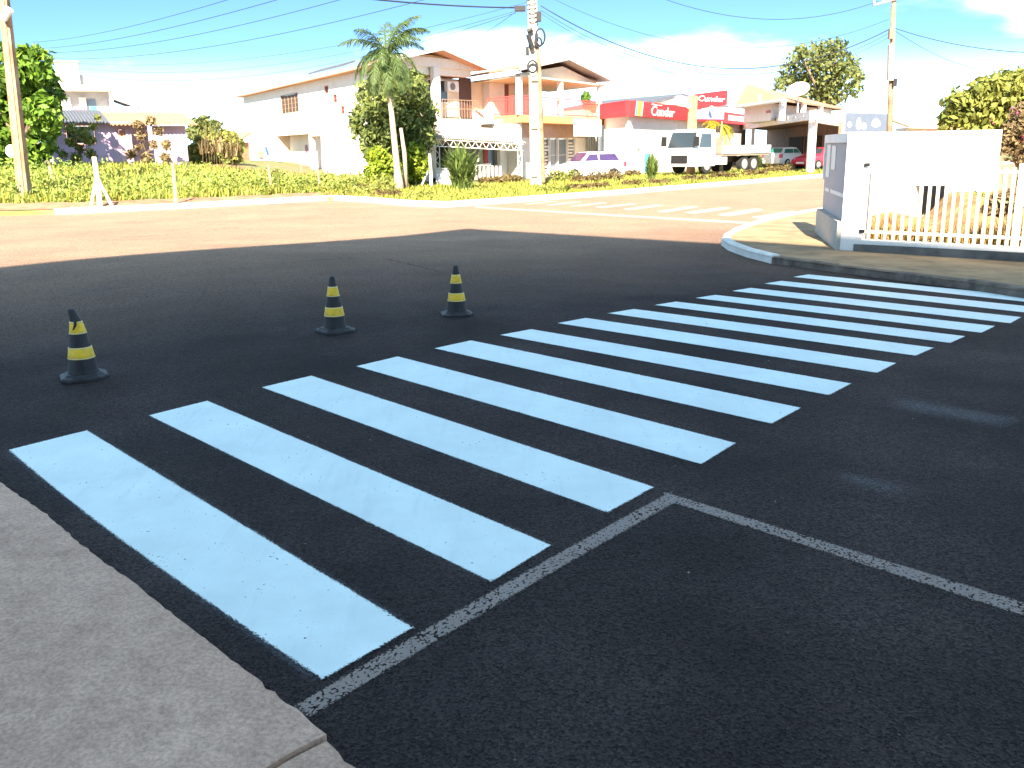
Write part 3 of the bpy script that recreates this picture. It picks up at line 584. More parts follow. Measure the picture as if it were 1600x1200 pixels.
# air conditioner hung on the porch wall
r_ = G.rect(709, 127, 727, 142); ac = thing('air_conditioner', 'white air conditioning unit on the upper porch of the white house', 'air conditioner', G.P(r_[0], r_[2], -0.8))
mb = MB(); G.box(mb, r_[0], r_[1], r_[2], r_[3], -0.88, -0.45); mb.build('casing', PAINTW, ac, bevel=0.03)
mb = MB(); c_ = ((r_[0]+r_[1])/2-0.05, (r_[2]+r_[3])/2); mb.tube([G.P(c_[0], c_[1], -0.45), G.P(c_[0], c_[1], -0.42)], 0.19, 16); mb.build('fan_grille', mat('grille', (0.2, 0.2, 0.2), 0.6), ac)

# ---- shop with red-railed terrace above it
YS = 50.0; SC = at(812, 106, YS); zs_ = SC[2]; YSL = depth_for(723, 120, zs_); SLf = at(723, 120, YSL); YSR = depth_for(958, 125, zs_); SR = at(958, 125, YSR)
SA = at(888, 90, (YS+YSR)/2)
o = thing('terrace_shop', 'two-storey shop with a roofed terrace, red railing and orange floor band', 'shop', (SC[0], SC[1], 0.03))
F = Frame(at(814, 180, YS+0.5), at(944, 180, YSR-0.3)); S1 = F
E_ = Frame(at(724, 180, YSL), at(814, 180, YS+0.5)); S2 = E_
b_ = F.hit(815, 191); t_ = F.hit(815, 179); zf0, zf1 = b_[1], t_[1]
zc_ = zs_-0.25
bk = (SLf-SC)
mb = MB(); corrugated(mb, SC, SLf, SA+bk, SA, 34, 0.04); mb.build('roof', TILE, o)
mb = MB(); corrugated(mb, SR, SR+bk, SA+bk, SA, 34, 0.04); mb.build('roof', TILE, o)
for p, q in ((SC, SA), (SA, SR)):
    w_ = np.array([*F.n, 0])*0.08; mb = MB(); mb.hexa([p-dz, q-dz, q-dz+w_, p-dz+w_, p+dz*0.6, q+dz*0.6, q+dz*0.6+w_, p+dz*0.6+w_]); mb.build('barge_board', mat('barge_grey', (0.5, 0.45, 0.42), 0.7), o)
    mb = MB(); slab(mb, [p-dz*0.5, q-dz*0.5, q-dz*0.5-w_*12, p-dz*0.5-w_*12], 0.03); mb.build('soffit', mat('soffit_grey', (0.33, 0.28, 0.26), 0.8), o)
am = F.hit(888, 100)[0]; mb = MB(); gable_tri(F, mb, 0.0, zc_, F.L, zc_, am, SA[2]-0.42, -0.35); mb.build('gable', CREAM, o)
c8 = [F.P(0, 0, 0), F.P(F.L, 0, 0), (*(np.array(F.P(F.L, 0, 0))[:2]+bk[:2]), 0), (*(np.array(F.P(0, 0, 0))[:2]+bk[:2]), 0)]
def para(mb, z0, z1, pts=c8): return mb.hexa([(p[0], p[1], z0) for p in pts]+[(p[0], p[1], z1) for p in pts])
mb = MB(); para(mb, zc_-0.12, zc_-0.02); mb.build('terrace_ceiling', CREAM, o)
mb = MB(); para(mb, zf0, zf1); mb.build('floor_band', ORANGE, o)
for px in (810.5, 879.5, 940):
    a_ = F.hit(px, 150)[0]; mb = MB(); F.box(mb, max(a_, 0.14)-0.13, max(a_, 0.14)+0.13, zf1, zc_-0.12, -0.30, -0.04); mb.build('column', PAINTW, o)
a_ = 0.4; mb = MB(); E_.box(mb, a_, a_+0.26, zf1, zc_-0.12, -0.3, -0.05); mb.build('column', PAINTW, o)
def rail(Fr, a0, a1, z0, h, d, parent, material, step=0.14):
    mb = MB(); Fr.box(mb, a0, a1, z0+h-0.05, z0+h, d, d+0.05); Fr.box(mb, a0, a1, z0+0.08, z0+0.12, d+0.005, d+0.045); Fr.box(mb, a0, a1, z0+h-0.2, z0+h-0.17, d+0.005, d+0.045); r = mb.build('railing', material, parent)
    n = int((a1-a0)/step)
    for k in range(n+1):
        a = a0+(a1-a0)*k/n; mb = MB(); Fr.box(mb, a-0.016, a+0.016, z0, z0+h-0.05, d+0.012, d+0.038); mb.build('baluster', material, r)
rail(F, 0.28, F.L, zf1, 1.0, -0.15, o, REDRAIL); rail(E_, 0.8*E_.L*0.5, E_.L-0.25, zf1, 1.0, -0.15, o, REDRAIL)
B_ = Frame(np.array(F.P(0, 0, -3.2))+np.array([bk[0], bk[1], 0])*0.2, np.array(F.P(F.L, 0, -3.2))); wn_ = B_.rect(760, 136, 786, 160)
mb = MB(); B_.box(mb, -4.5, B_.L*0.72, zf1, zc_-0.12, -0.15, 0.0); mb.build('terrace_wall', CREAM, o)
window(B_, o, (-2.6, -0.9, zf1+0.7, zf1+1.9), METAL, GLASS, (2, 1), d=0.0)
mb = MB(); B_.box(mb, 0.1, 1.1, zf1, zf1+2.1, 0.0, 0.06); mb.build('door', mat('door_dark', (0.10, 0.06, 0.05), 0.6), o)
mb = MB(); B_.box(mb, 2.2, 3.6, zf1, zf1+1.9, 0.005, 0.5); mb.build('white_cupboard', WHITE, o)
mb = MB(); B_.box(mb, 3.8, 4.6, zf1, zf1+2.1, 0.0, 0.06); mb.build('door', mat('door_brown', (0.2, 0.07, 0.04), 0.6), o)
# ground floor, set back under the slab
mb = MB(); F.box(mb, 0.0, F.L, zf0-0.75, zf0-0.003, -1.5, -1.3); mb.build('lintel_wall', mat('dusty_pink', (0.50, 0.36, 0.31), 0.85), o)
gl = [F.rect(849, 217, 857, 262), F.rect(867, 217, 879, 268), F.rect(880, 217, 892, 268), F.rect(893, 217, 907, 268), F.rect(908, 217, 919, 268)]
gl = [(g[0]+0.9, g[1]+0.9, 0.25, zf0-0.76) for g in gl]
wall_with_holes(F, 'wall', WHITE, o, 0.0, F.L, ZB, zf0-0.752, gl, 0.2, d=-1.3)
for k, g in enumerate(gl): window(F, o, g, PAINTW, BLUEGL if k != 1 else GLASS, (1, 3 if k in (1, 4) else 2), d=-1.42)
for g in (gl[1], gl[4]):
    for k in range(9):
        z_ = g[2]+0.1+k*0.19; mb = MB(); F.box(mb, g[0]+0.06, g[1]-0.06-0.2*(k % 3 == 2), z_, z_+0.10, -1.395, -1.375); mb.build('shutter_slat', PAINTW, o)
a_ = gl[1][0]-0.42; mb = MB(); F.box(mb, a_, a_+0.3, ZB, zf0, -1.29, -1.1); mb.build('orange_pier', ORANGE, o)
r_ = F.rect(896, 187, 935, 213); mb = MB(); F.box(mb, r_[0], r_[1], r_[2], r_[3], 0.02, 0.2); mb.build('blank_sign_box', PAINTW, o)
mb = MB(); E_.box(mb, -0.5, E_.L-0.4, ZB, zf0+0.2, -0.3, -0.1); mb.build('side_wall', WHITE, o)
sp = [S2.P(0.0, zf0+0.2), S2.P(S2.L*0.8, zf0+0.2)]
mb = MB(); E_.box(mb, 0.0, E_.L*0.55, zf0, zf1+0.35, 0.0, 0.2); mb.build('stair_wall', WHITE, o)
mb = MB(); r1, r2 = E_.hit(742, 165), E_.hit(763, 181); mb.tube([E_.P(r1[0], r1[1], 0.3), E_.P(r2[0], r2[1], 0.3)], 0.03, 6); mb.tube([E_.P(r1[0], r1[1]-1.0, 0.3), E_.P(r1[0], r1[1]+0.8, 0.3)], 0.03, 6); mb.build('stair_rail', REDRAIL, o)
sb = [E_.P(E_.L*0.12, zf0-1.0, 0.0)]
# barred strip at the right end
fb = F.rect(926, 217, 946, 242)
mb = MB(); F.box(mb, F.L+0.15, F.L+2.4, ZB, zf0+0.3, -1.9, -1.75); mb.build('passage_back', DARK, o)
for k in range(7):
    a_ = F.L+0.1+k*0.36; mb = MB(); F.box(mb, a_, a_+0.16, 0.6+0.05*k, zf0-0.2+0.12*k, -1.6, -1.5); mb.build('gate_board', PAINTW, o)

# ---- corrugated awning on lattice posts in front of the shop
A_, Bq = at(673, 214, 47.0), at(822, 222.5, 49.6); F = Frame(A_, Bq); F3 = F
o = thing('lattice_awning', 'corrugated awning on white steel lattice trusses beside the leafy tree', 'awning', (A_[0], A_[1], 0.03))
up_ = np.array([-F.n[0]*3.2, -F.n[1]*3.2, 0.75]); mb = MB(); corrugated(mb, A_, Bq, Bq+up_, A_+up_, 46, 0.035); mb.build('roof_sheet', CEMROOF, o)
def zline(a): return A_[2]+(Bq[2]-A_[2])*a/F.L
mb = MB()
for off, n_ in ((-0.10, 0), (-0.42, 0)): mb.tube([F.P(0.1, zline(0.1)+off, -0.1), F.P(F.L-0.1, zline(F.L-0.1)+off, -0.1)], 0.028, 6)
mb.build('truss_chord', METAL, o)
nt = 12
for k in range(nt):
    a0_ = 0.25+(F.L-0.5)*k/nt; a1_ = 0.25+(F.L-0.5)*(k+0.5)/nt; a2_ = 0.25+(F.L-0.5)*(k+1)/nt
    mb = MB(); mb.tube([F.P(a0_, zline(a0_)-0.42, -0.1), F.P(a1_, zline(a1_)-0.1, -0.1), F.P(a2_, zline(a2_)-0.42, -0.1)], 0.02, 6); mb.build('truss_web', METAL, o)
for a_ in (0.25, F.L-0.45):
    mb = MB()
    for e_ in (0, 0.24): mb.tube([F.P(a_+e_, ZB, -0.1), F.P(a_+e_, zline(a_)-0.42, -0.1)], 0.025, 6)
    for k in range(7): z0_ = 0.05+k*0.27; mb.tube([F.P(a_+(k % 2)*0.24, z0_, -0.1), F.P(a_+((k+1) % 2)*0.24, z0_+0.27, -0.1)], 0.015, 5)
    mb.build('lattice_post', METAL, o)
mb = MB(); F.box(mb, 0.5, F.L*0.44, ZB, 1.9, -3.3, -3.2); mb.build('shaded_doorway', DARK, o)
mb = MB(); F.box(mb, F.L*0.44, F.L*0.72, ZB, 2.2, -3.2, -3.05); mb.build('tiled_wall', GREYR, o)
mb = MB()
for k in range(7): a_ = F.L*0.45+k*0.27; F.box(mb, a_, a_+0.02, 0.8, 2.1, -3.0, -2.98)
for k in range(5): F.box(mb, F.L*0.45, F.L*0.72, 0.9+0.28*k, 0.92+0.28*k, -3.02, -3.0)
mb.build('window_grid', mat('dark_grid', (0.08, 0.07, 0.07), 0.6), o)
mb = MB(); F.box(mb, F.L*0.725, F.L*0.765, ZB, 2.2, -2.0, -1.85); mb.build('red_post', mat('red_post', (0.45, 0.06, 0.06), 0.6), o)
mb = MB(); F.box(mb, F.L*0.79, F.L*0.90, ZB, 1.85, -2.6, -2.5); mb.build('door', BLUEGL, o)
mb = MB(); F.box(mb, F.L*0.765, F.L*1.02, ZB, 2.2, -2.9, -2.7); mb.build('wall', WHITE, o)
for k in range(9):
    a_ = F.L*0.46+k*0.24; mb = MB(); F.box(mb, a_, a_+0.10, 0.1, 0.8, -1.2, -1.1); mb.build('baluster', PAINTW, o)
mb = MB(); F.box(mb, F.L*0.45, F.L*0.72, 0.8, 0.9, -1.22, -1.08); mb.build('balustrade_rail', PAINTW, o)

# ---- white market with red sign band
zt_, zb_ = at(982, 157, 55)[2], at(982, 181.5, 55)[2]
M0 = at(982, 180, 55); M1 = at(1166, 196, depth_for(1166, 196, zb_)); M2 = at(944, 184, depth_for(944, 161, zt_)+1.5)
o = thing('market', 'white market hall with a wide red sign band along its top', 'market', (M0[0], M0[1], 0.03))
F = Frame(M0, M1); S_ = Frame(M2, M0); MK = F
MB().poly_prism([tuple(M0[:2]), tuple(M1[:2]), tuple(M1[:2]-F.n*14), tuple(M2[:2])], ZB, zb_+0.02).build('wall', WHITE, o)
mb = MB(); F.box(mb, 0.0, F.L, zb_, zt_, 0.0, 0.35); bd = mb.build('sign_band', RED, o)
mb = MB(); S_.box(mb, 0.0, S_.L+0.3, zb_+0.004, zt_-0.004, 0.003, 0.30); mb.build('sign_band', RED, o)
a0_, a1_ = F.hit(1009, 170)[0], F.hit(1046, 170)[0]
text_on(F, bd, 'Cunder', a0_, a1_, zb_+0.1, zt_-0.18, 0.352, PAINTW, shear=0.2); text_on(F, bd, 'Super', a0_, a0_+(a1_-a0_)*0.45, zt_-0.17, zt_-0.05, 0.352, PAINTW, shear=0.1)
YEL = mat('yellow_stripe', (0.75, 0.62, 0.05), 0.5); GRN = mat('cyan_stripe', (0.15, 0.5, 0.55), 0.5)
for k, (m_, x0, x1) in enumerate(((GRN, 983, 986), (YEL, 986, 991), (mat('lime_stripe', (0.4, 0.6, 0.2), 0.5), 991, 993), (PAINTW, 993, 994.5))):
    s0, s1 = F.hit(x0, 170)[0], F.hit(x1, 170)[0]; mb = MB(); mb.add([F.P(s0, zb_+0.02, 0.353), F.P(s1, zb_+0.02, 0.353), F.P(s1+0.25, zt_-0.02, 0.353), F.P(s0+0.25, zt_-0.02, 0.353), F.P(s0, zb_+0.02, 0.36), F.P(s1, zb_+0.02, 0.36), F.P(s1+0.25, zt_-0.02, 0.36), F.P(s0+0.25, zt_-0.02, 0.36)], [(3, 2, 1, 0), (4, 5, 6, 7), (0, 1, 5, 4), (1, 2, 6, 5), (2, 3, 7, 6), (3, 0, 4, 7)]); mb.build('emblem_stripe', m_, bd)
r_ = F.rect(1131, 180, 1158, 191); mb = MB(); F.box(mb, r_[0], r_[1], zb_+0.25, zt_-0.2, 0.35, 0.38); mb.build('white_panel', PAINTW, bd)
r_ = F.rect(995, 217, 999, 233); mb = MB(); F.box(mb, r_[0], r_[1], r_[2], r_[3], 0.0, 0.05); mb.build('wall_light', CREAM, o)
r_ = F.rect(1006, 240, 1014, 262); mb = MB(); F.box(mb, r_[0], r_[1], 0.1, r_[3], 0.0, 0.06); mb.build('door', mat('turquoise_door', (0.15, 0.5, 0.55), 0.5), o)
# gabled grey roof rising behind the market
o2 = thing('grey_roofed_house', 'pale house with dark gabled roof rising behind the market', 'house', at(1040, 200, 78))
g0, g1, g2 = at(1010, 159, 76), at(1068, 146, 80), at(1140, 166, 84); bk2 = np.array([-6., 10., 0])
MB().poly_prism([tuple(g0[:2]), tuple(g2[:2]), tuple(g2[:2]+bk2[:2]), tuple(g0[:2]+bk2[:2])], ZB, min(g0[2], g2[2])-0.1).build('wall', CREAM, o2)
Fg = Frame(g0, g2); mb = MB(); gable_tri(Fg, mb, 0.4, g0[2]-0.1, Fg.L-0.4, g2[2]-0.1, Fg.hit(1068, 148)[0], g1[2]-0.15, -0.3); mb.build('gable', CREAM, o2)
for p, q in ((g0, g1), (g1, g2)): mb = MB(); slab(mb, [p, q, q+bk2, p+bk2], 0.25); mb.build('roof', DARKROOF, o2)
# totem sign
tp = at(1083.5, 262, 54); o = thing('totem_sign', 'tall orange post carrying a red sign panel beside the truck', 'sign', (tp[0], tp[1], 0.03))
F = Frame(at(1079, 160, 54), at(1134, 156, 56.5)); r_ = F.rect(1079, 150, 1088, 203)
mb = MB(); F.box(mb, 0, r_[1]-r_[0], ZB, r_[3], -0.14, 0.14); mb.build('post', ORANGE, o)
z0_, z1_ = at(1089, 171, 54.3)[2], at(1089, 147, 54.3)[2]; z2_, z3_ = at(1134, 164, 56.5)[2], at(1134, 141, 56.5)[2]
mb = MB(); a_ = r_[1]-r_[0]+0.005; pts = [F.P(a_, z0_, -0.1), F.P(F.L, z2_, -0.1), F.P(F.L, z2_, 0.1), F.P(a_, z0_, 0.1), F.P(a_, z1_, -0.1), F.P(F.L, z3_, -0.1), F.P(F.L, z3_, 0.1), F.P(a_, z1_, 0.1)]; mb.hexa(pts); pn = mb.build('sign_panel', RED, o)
zm_ = (z0_+z2_)/2; text_on(F, pn, 'Cunder', a_+0.12, F.L-0.25, zm_+0.30, (z1_+z3_)/2-0.22, 0.102, PAINTW, shear=0.2)
for k, (px, py, pz) in enumerate(((1074, 166, 54), (1110, 169, 55))):
    p = at(px, py, pz); mb = MB(); mb.tube([(p[0], p[1]-0.3, p[2]), (p[0], p[1]-0.05, p[2]+0.02)], [0.12, 0.06], 10); mb.build('spotlight', PAINTW, o)
r_ = F.rect(1090, 172, 1128, 186); mb = MB(); F.box(mb, a_+0.1, F.L-0.2, r_[2], r_[3], -0.06, 0.06); lp = mb.build('lower_panel', mat('violet_panel', (0.30, 0.32, 0.52), 0.5, 0.35, 3), o)

# ---- house over a carport
zc0, zc1 = at(1268, 186, 52)[2], at(1275, 172, 52)[2]
K0 = at(1272, 190, 52); KL = at(1157, 203, depth_for(1157, 203, zc0)); KR = at(1322, 195.5, depth_for(1320, 195.5, zc0))
o = thing('carport_house', 'hip-roofed house with deep white-edged carport and cars parked below', 'house', (K0[0], K0[1], 0.03))
FL_ = Frame(KL, K0); FR_ = Frame(K0, KR)
mb = MB(); FL_.box(mb, 0, FL_.L, zc0, zc1, -0.25, 0.0); mb.build('carport_fascia', WHITE, o)
mb = MB(); FR_.box(mb, 0, FR_.L, zc0-0.15, zc1, -0.25, 0.0); mb.build('carport_fascia', WHITE, o)
pl = [KL[:2], K0[:2], KR[:2], KR[:2]+KL[:2]-K0[:2]]; ins_ = np.mean(pl, 0)
MB().poly_prism([tuple(p+(ins_-p)*0.02) for p in pl], zc0+0.1, zc0+0.3).build('carport_slab', mat('brown_soffit', (0.30, 0.18, 0.13), 0.85, 0.2, 2), o)
mb = MB(); c_ = K0[:2]+(ins_-K0[:2])*0.03; mb.box(c_[0]-0.18, c_[0]+0.18, c_[1]-0.18, c_[1]+0.18, ZB, zc0+0.05); mb.build('column', WHITE, o)
mb = MB(); p_ = FL_.P(FL_.L*0.22, 0, -0.15); mb.box(p_[0]-0.12, p_[0]+0.12, p_[1]-0.12, p_[1]+0.12, ZB, zc0); mb.build('column', WHITE, o)
bw = Frame(KL[:2]+(KR[:2]-K0[:2])*0.72, K0[:2]+(KR[:2]-K0[:2])*0.72)
mb = MB(); bw.box(mb, 0, bw.L, ZB, zc0+0.1, -0.2, 0); mb.build('back_wall', mat('brown_wall', (0.24, 0.14, 0.10), 0.85, 0.2, 2), o)
for s0, s1 in ((0.42, 0.62), (0.64, 0.84)): mb = MB(); bw.box(mb, bw.L*s0, bw.L*s1, ZB, zc0-0.7, 0.0, 0.06); mb.build('garage_door', DARK, o)
for k in range(12):
    a_ = FL_.L*(0.05+0.93*k/12); mb = MB(); FL_.box(mb, a_, a_+0.12, zc0+0.22, zc0+0.30, 0.0, 0.03); mb.build('vent_slot', GREYR, o)
# upper storey and hip roof
H0 = at(1222, 155, 60); zh = H0[2]; HL = at(1148, 166, depth_for(1148, 166, zh)); HR = at(1319, 169, depth_for(1319, 169, zh)); HB = HL+HR-H0; HP = at(1167, 131, 73)
for tri in ((HL, H0, HP), (H0, HR, HP), (HR, HB, HP), (HB, HL, HP)):
    mb = MB(); t3 = np.array([0, 0, 0.12]); mb.add([p for p in tri]+[p-t3 for p in tri], [(0, 1, 2), (5, 4, 3), (0, 3, 4, 1), (1, 4, 5, 2), (2, 5, 3, 0)]); mb.build('roof', TANROOF, o)
cen = (HL+H0+HR+HB)/4; up4 = [p[:2]+(cen[:2]-p[:2])*0.16 for p in (HL, H0, HR, HB)]
rec = [up4[0], up4[0]+(up4[1]-up4[0])*0.72, up4[0]+(up4[1]-up4[0])*0.72+(up4[2]-up4[1])*0.35, up4[2]+(up4[3]-up4[2])*0.1, up4[3]]
MB().poly_prism([tuple(p) for p in rec], zc1-0.2, zh-0.05).build('upper_wall', WHITE, o)
U_ = Frame(HL[:2]+(cen[:2]-HL[:2])*0.16, H0[:2]+(cen[:2]-H0[:2])*0.16)
mb = MB(); U_.box(mb, U_.L*0.60, U_.L*0.70, zc1+0.3, zh-0.5, 0.0, 0.05); mb.build('window', BLUEGL, o)
for pq in (H0+(cen-H0)*0.06, H0+(HR-H0)*0.28+(cen-H0)*0.06, H0+(HR-H0)*0.55+(cen-H0)*0.06):
    mb = MB(); mb.box(pq[0]-0.17, pq[0]+0.17, pq[1]-0.17, pq[1]+0.17, zc1-0.3, zh-0.1); mb.build('column', WHITE, o)
mb = MB(); mb.tube([HL-np.array([0, 0.1, 0.08]), H0-np.array([0, 0.1, 0.08]), H0+np.array([0.25, 0.1, -0.08])], 0.11, 8); mb.build('gutter', PAINTW, o)
mb = MB(); p = (HL+H0)/2; p = HL+(H0-HL)*0.55; mb.tube([p+np.array([0, -.1, -.1]), p+np.array([0, -.1, 0.55])], 0.09, 8); mb.build('vent_pipe', PAINTW, o)
# white boundary boards under the carport edge
# satellite dish
dc = at(1248, 143.5, 63); o = thing('satellite_dish', 'large round satellite dish on the tan hip roof', 'satellite dish', dc-np.array([0, 0, 1.0]))
nd_ = Vector((-0.35, -0.55, 0.75)).normalized(); a_ = nd_.orthogonal().normalized(); b2_ = nd_.cross(a_); mb = MB(); k0 = 0; R_ = 0.72
for i in range(7):
    for j in range(24):
        r = R_*i/6; p = Vector(dc)+a_*r*math.cos(j*math.pi/12)+b2_*r*math.sin(j*math.pi/12)+nd_*(0.22*(r/R_)**2); mb.v.append(tuple(p))
for i in range(6):
    for j in range(24): mb.f.append((i*24+j, i*24+(j+1) % 24, (i+1)*24+(j+1) % 24, (i+1)*24+j))
mb.build('dish', mat('dish_cream', (0.72, 0.66, 0.56), 0.6, 0.08, 3), o, smooth_=True)
mb = MB(); mb.tube([tuple(dc-np.array([0, 0, 1.3])), tuple(dc)], 0.05, 8); mb.build('mast', METAL, o)
for k in range(3):
    ag = k*2.1; p = Vector(dc)+(a_*math.cos(ag)+b2_*math.sin(ag))*R_*0.8+nd_*0.15; mb = MB(); mb.tube([tuple(p), tuple(Vector(dc)+nd_*0.7)], 0.012, 5); mb.build('strut', METAL, o)
# billboard
F = Frame(at(1323, 190, 62), at(1388, 195, 66)); r_ = F.rect(1323, 178, 1388, 206); o = thing('billboard', 'blue-grey roadside billboard with pale shapes above the white wall', 'billboard', F.P(0, 0.03))
mb = MB(); F.box(mb, 0, F.L, r_[2], r_[3], -0.1, 0); bb = mb.build('panel', mat('billboard_blue', (0.13, 0.16, 0.22), 0.6, 0.1, 1), o)
for (x0, y0, x1, y1) in ((1337, 184, 1346, 203), (1346, 192, 1354, 203), (1361, 186, 1376, 199), (1324, 190, 1331, 199)):
    q_ = F.rect(x0, y0, x1, y1); mb = MB(); n = 14; ca, cz, ra, rz = (q_[0]+q_[1])/2, (q_[2]+q_[3])/2, (q_[1]-q_[0])/2, (q_[3]-q_[2])/2
    pts = [(ca+ra*math.cos(2*math.pi*i/n)*(1+0.12*math.sin(5*i)), cz+rz*math.sin(2*math.pi*i/n)) for i in range(n)]
    mb.add([F.P(a, z, 0.004) for a, z in pts]+[F.P(a, z, 0.012) for a, z in pts], [tuple(range(n)), tuple(range(n, 2*n))]+[(i, (i+1) % n, n+(i+1) % n, n+i) for i in range(n)]); mb.build('printed_shape', PAINTW, bb)
for a_ in (0.3, F.L-0.3): mb = MB(); F.box(mb, a_-0.06, a_+0.06, ZB, r_[2], -0.08, -0.02); mb.build('leg', METAL, o)
# far house on the right
F = Frame(at(1412, 198, 66), at(1512, 198, 68)); o = thing('low_tiled_house', 'low house with shallow tan tiled roof seen over the white wall', 'house', F.P(0, 0.03))
mb = MB(); F.box(mb, 0.3, F.L-0.3, ZB, 2.65, -8, 0); mb.build('wall', WHITE, o)
e0, e1, e2, e3 = np.array(F.P(-0.4, 2.75, 0.9)), np.array(F.P(F.L+0.4, 2.55, 0.9)), np.array(F.P(F.L*0.75, 3.6, -4)), np.array(F.P(F.L*0.2, 3.65, -4))
mb = MB(); slab(mb, [e0, e1, e2, e3], 0.14); mb.build('roof', mat('pale_tile', (0.5, 0.36, 0.24), 0.85, 0.15, 3), o)
g_ = F.rect(1447, 197, 1503, 207); mb = MB(); F.box(mb, g_[0], g_[1], 1.2, 2.45, 0.0, 0.04); mb.build('shaded_porch', SALMON, o)
for k in range(3): a_ = g_[0]+(g_[1]-g_[0])*(0.35+0.3*k); mb = MB(); F.box(mb, a_, a_+0.3, 1.2, 2.5, 0.5, 0.8); mb.build('column', SALMON, o)

# ---- pink house on brick piers
F = Frame(at(80, 225, 46), at(292, 225, 49)); zt = F.hit(150, 190)[1]; zt2 = F.hit(285, 196)[1]; zb2 = 0.55
o = thing('pink_house', 'low pink house on brick piers at the overgrown lot', 'house', F.P(0, 0.9))
w1 = F.rect(104, 195, 148, 226); w2 = F.rect(185, 201, 195, 216); mid = F.hit(206, 220)[0]; rt = F.hit(240, 220)[0]
wall_with_holes(F, 'wall', PINK, o, 0, mid, zb2, zt, [w1, w2], 0.2)
window(F, o, w1, SALMON, GLASS, (3, 1)); window(F, o, w2, SALMON, SALMON, (1, 1))
mb = MB(); F.box(mb, mid-0.2, rt, zb2, zt, -1.8, -1.6); mb.build('veranda_wall', PINK, o)
mb = MB(); F.box(mb, rt, F.L, zb2, zt-0.2, -0.2, 0); mb.build('wall', PINK, o)
for k in range(9): a_ = 0.2+(F.L-0.8)*k/8; mb = MB(); F.box(mb, a_, a_+0.4, 0.2, zb2, -0.3, 0.02); mb.build('brick_pier', BRICK, o)
for k, (s0, s1, m_) in enumerate(((-0.6, F.hit(170, 200)[0], DARKROOF), (F.hit(170, 200)[0]+0.01, F.L+0.5, TILE))):
    e0, e1 = np.array(F.P(s0, zt-0.05-0.1*k, 0.55)), np.array(F.P(s1, zt-0.05-0.1*k, 0.55)); rise = np.array([-F.n[0]*4, -F.n[1]*4, 0.75]); mb = MB(); corrugated(mb, e0, e1, e1+rise, e0+rise, 22, 0.04); mb.build('roof', m_, o)
mb = MB(); F.box(mb, 0.2, F.L-0.2, zb2, zt-0.25, -6, -5.8); mb.build('back_wall', PINK, o)
# ---- grey building with rooftop tank behind it
F = Frame(at(72, 150, 60), at(214, 150, 62)); o = thing('grey_block', 'grey two-storey block with flat roof and water tank behind the pink house', 'building', F.P(0, 0.9))
z_ = lambda py, px=130: F.hit(px, py)[1]; s_ = lambda px: F.hit(px, 150)[0]
mb = MB(); F.box(mb, 0, F.L, ZB, z_(178), -8, 0); mb.build('lower_storey', WHITE, o)
mb = MB(); F.box(mb, s_(80), s_(170), z_(178), z_(141), -6, -1.6); mb.build('upper_storey', GREYR, o)
for x0, x1 in ((97, 108), (121, 133)): mb = MB(); F.box(mb, s_(x0), s_(x1), z_(177), z_(150), -1.6, -1.4); mb.build('pier', WHITE, o)
mb = MB(); F.box(mb, s_(134), s_(148), z_(176), z_(153), -1.6, -1.55); mb.build('window', BLUEGL, o)
mb = MB(); F.box(mb, s_(82), s_(174), z_(141), z_(132), -6.5, -0.4); mb.build('roof_slab', mat('slab_cream', (0.62, 0.55, 0.46), 0.85), o)
mb = MB(); F.box(mb, s_(89), s_(127), z_(132), z_(95), -4, -1.2); tk = mb.build('water_tank_tower', WHITE, o)
mb = MB(); F.box(mb, s_(88), s_(128), z_(95), z_(92.5), -4.1, -1.1); mb.build('tower_cap', CREAM, tk)
mb = MB(); F.box(mb, s_(127)+0.01, s_(143), z_(132), z_(114), -3, -1.6); mb.build('parapet', GREYR, o)
mb = MB(); F.box(mb, s_(172), s_(213), z_(178), z_(166), -2.5, -0.1); mb.build('balcony_wall', WHITE, o)
mb = MB(); F.box(mb, s_(170), s_(176), z_(178), z_(141), -1.4, -1.0); mb.build('column', WHITE, o)
p0, p1, p2, p3 = [np.array(F.P(*q)) for q in ((s_(177), z_(150), -1.0), (s_(216), z_(165), -0.6), (s_(216), z_(165), -5), (s_(177), z_(150), -5))]
mb = MB(); slab(mb, [p0, p1, p2, p3], 0.12); mb.build('lean_to_roof', GREYR, o)
mb = MB(); F.box(mb, s_(110), s_(134), z_(178), z_(169), -0.3, -0.2); mb.build('pink_towel', mat('pink_cloth', (0.6, 0.2, 0.3), 0.8), o)
mb = MB(); F.box(mb, s_(140), s_(148), z_(178), z_(166), -0.3, -0.2); mb.build('turquoise_towel', mat('turquoise_cloth', (0.08, 0.5, 0.45), 0.8), o)
# ---- timber shed
F = Frame(at(360, 250, 60), at(391, 250, 61.5)); o = thing('timber_shed', 'small brown boarded shed beside the white house', 'shed', F.P(0, 0.4))
for k in range(11):
    z0_ = 0.1+k*0.2; mb = MB(); F.box(mb, 0, F.L, z0_, z0_+0.185, -0.05, 0.01*(k % 2)); mb.build('board', BRICK, o)
mb = MB(); F.box(mb, 0.05, F.L, 0.0, 2.3, -3, -0.06); mb.build('wall', BRICK, o)
mb = MB(); slab(mb, [F.P(-0.5, 2.0, 0.3), F.P(F.L+0.1, 2.95, 0.3), F.P(F.L+0.1, 2.95, -3.3), F.P(-0.5, 2.0, -3.3)], 0.1); mb.build('roof', TILE, o)

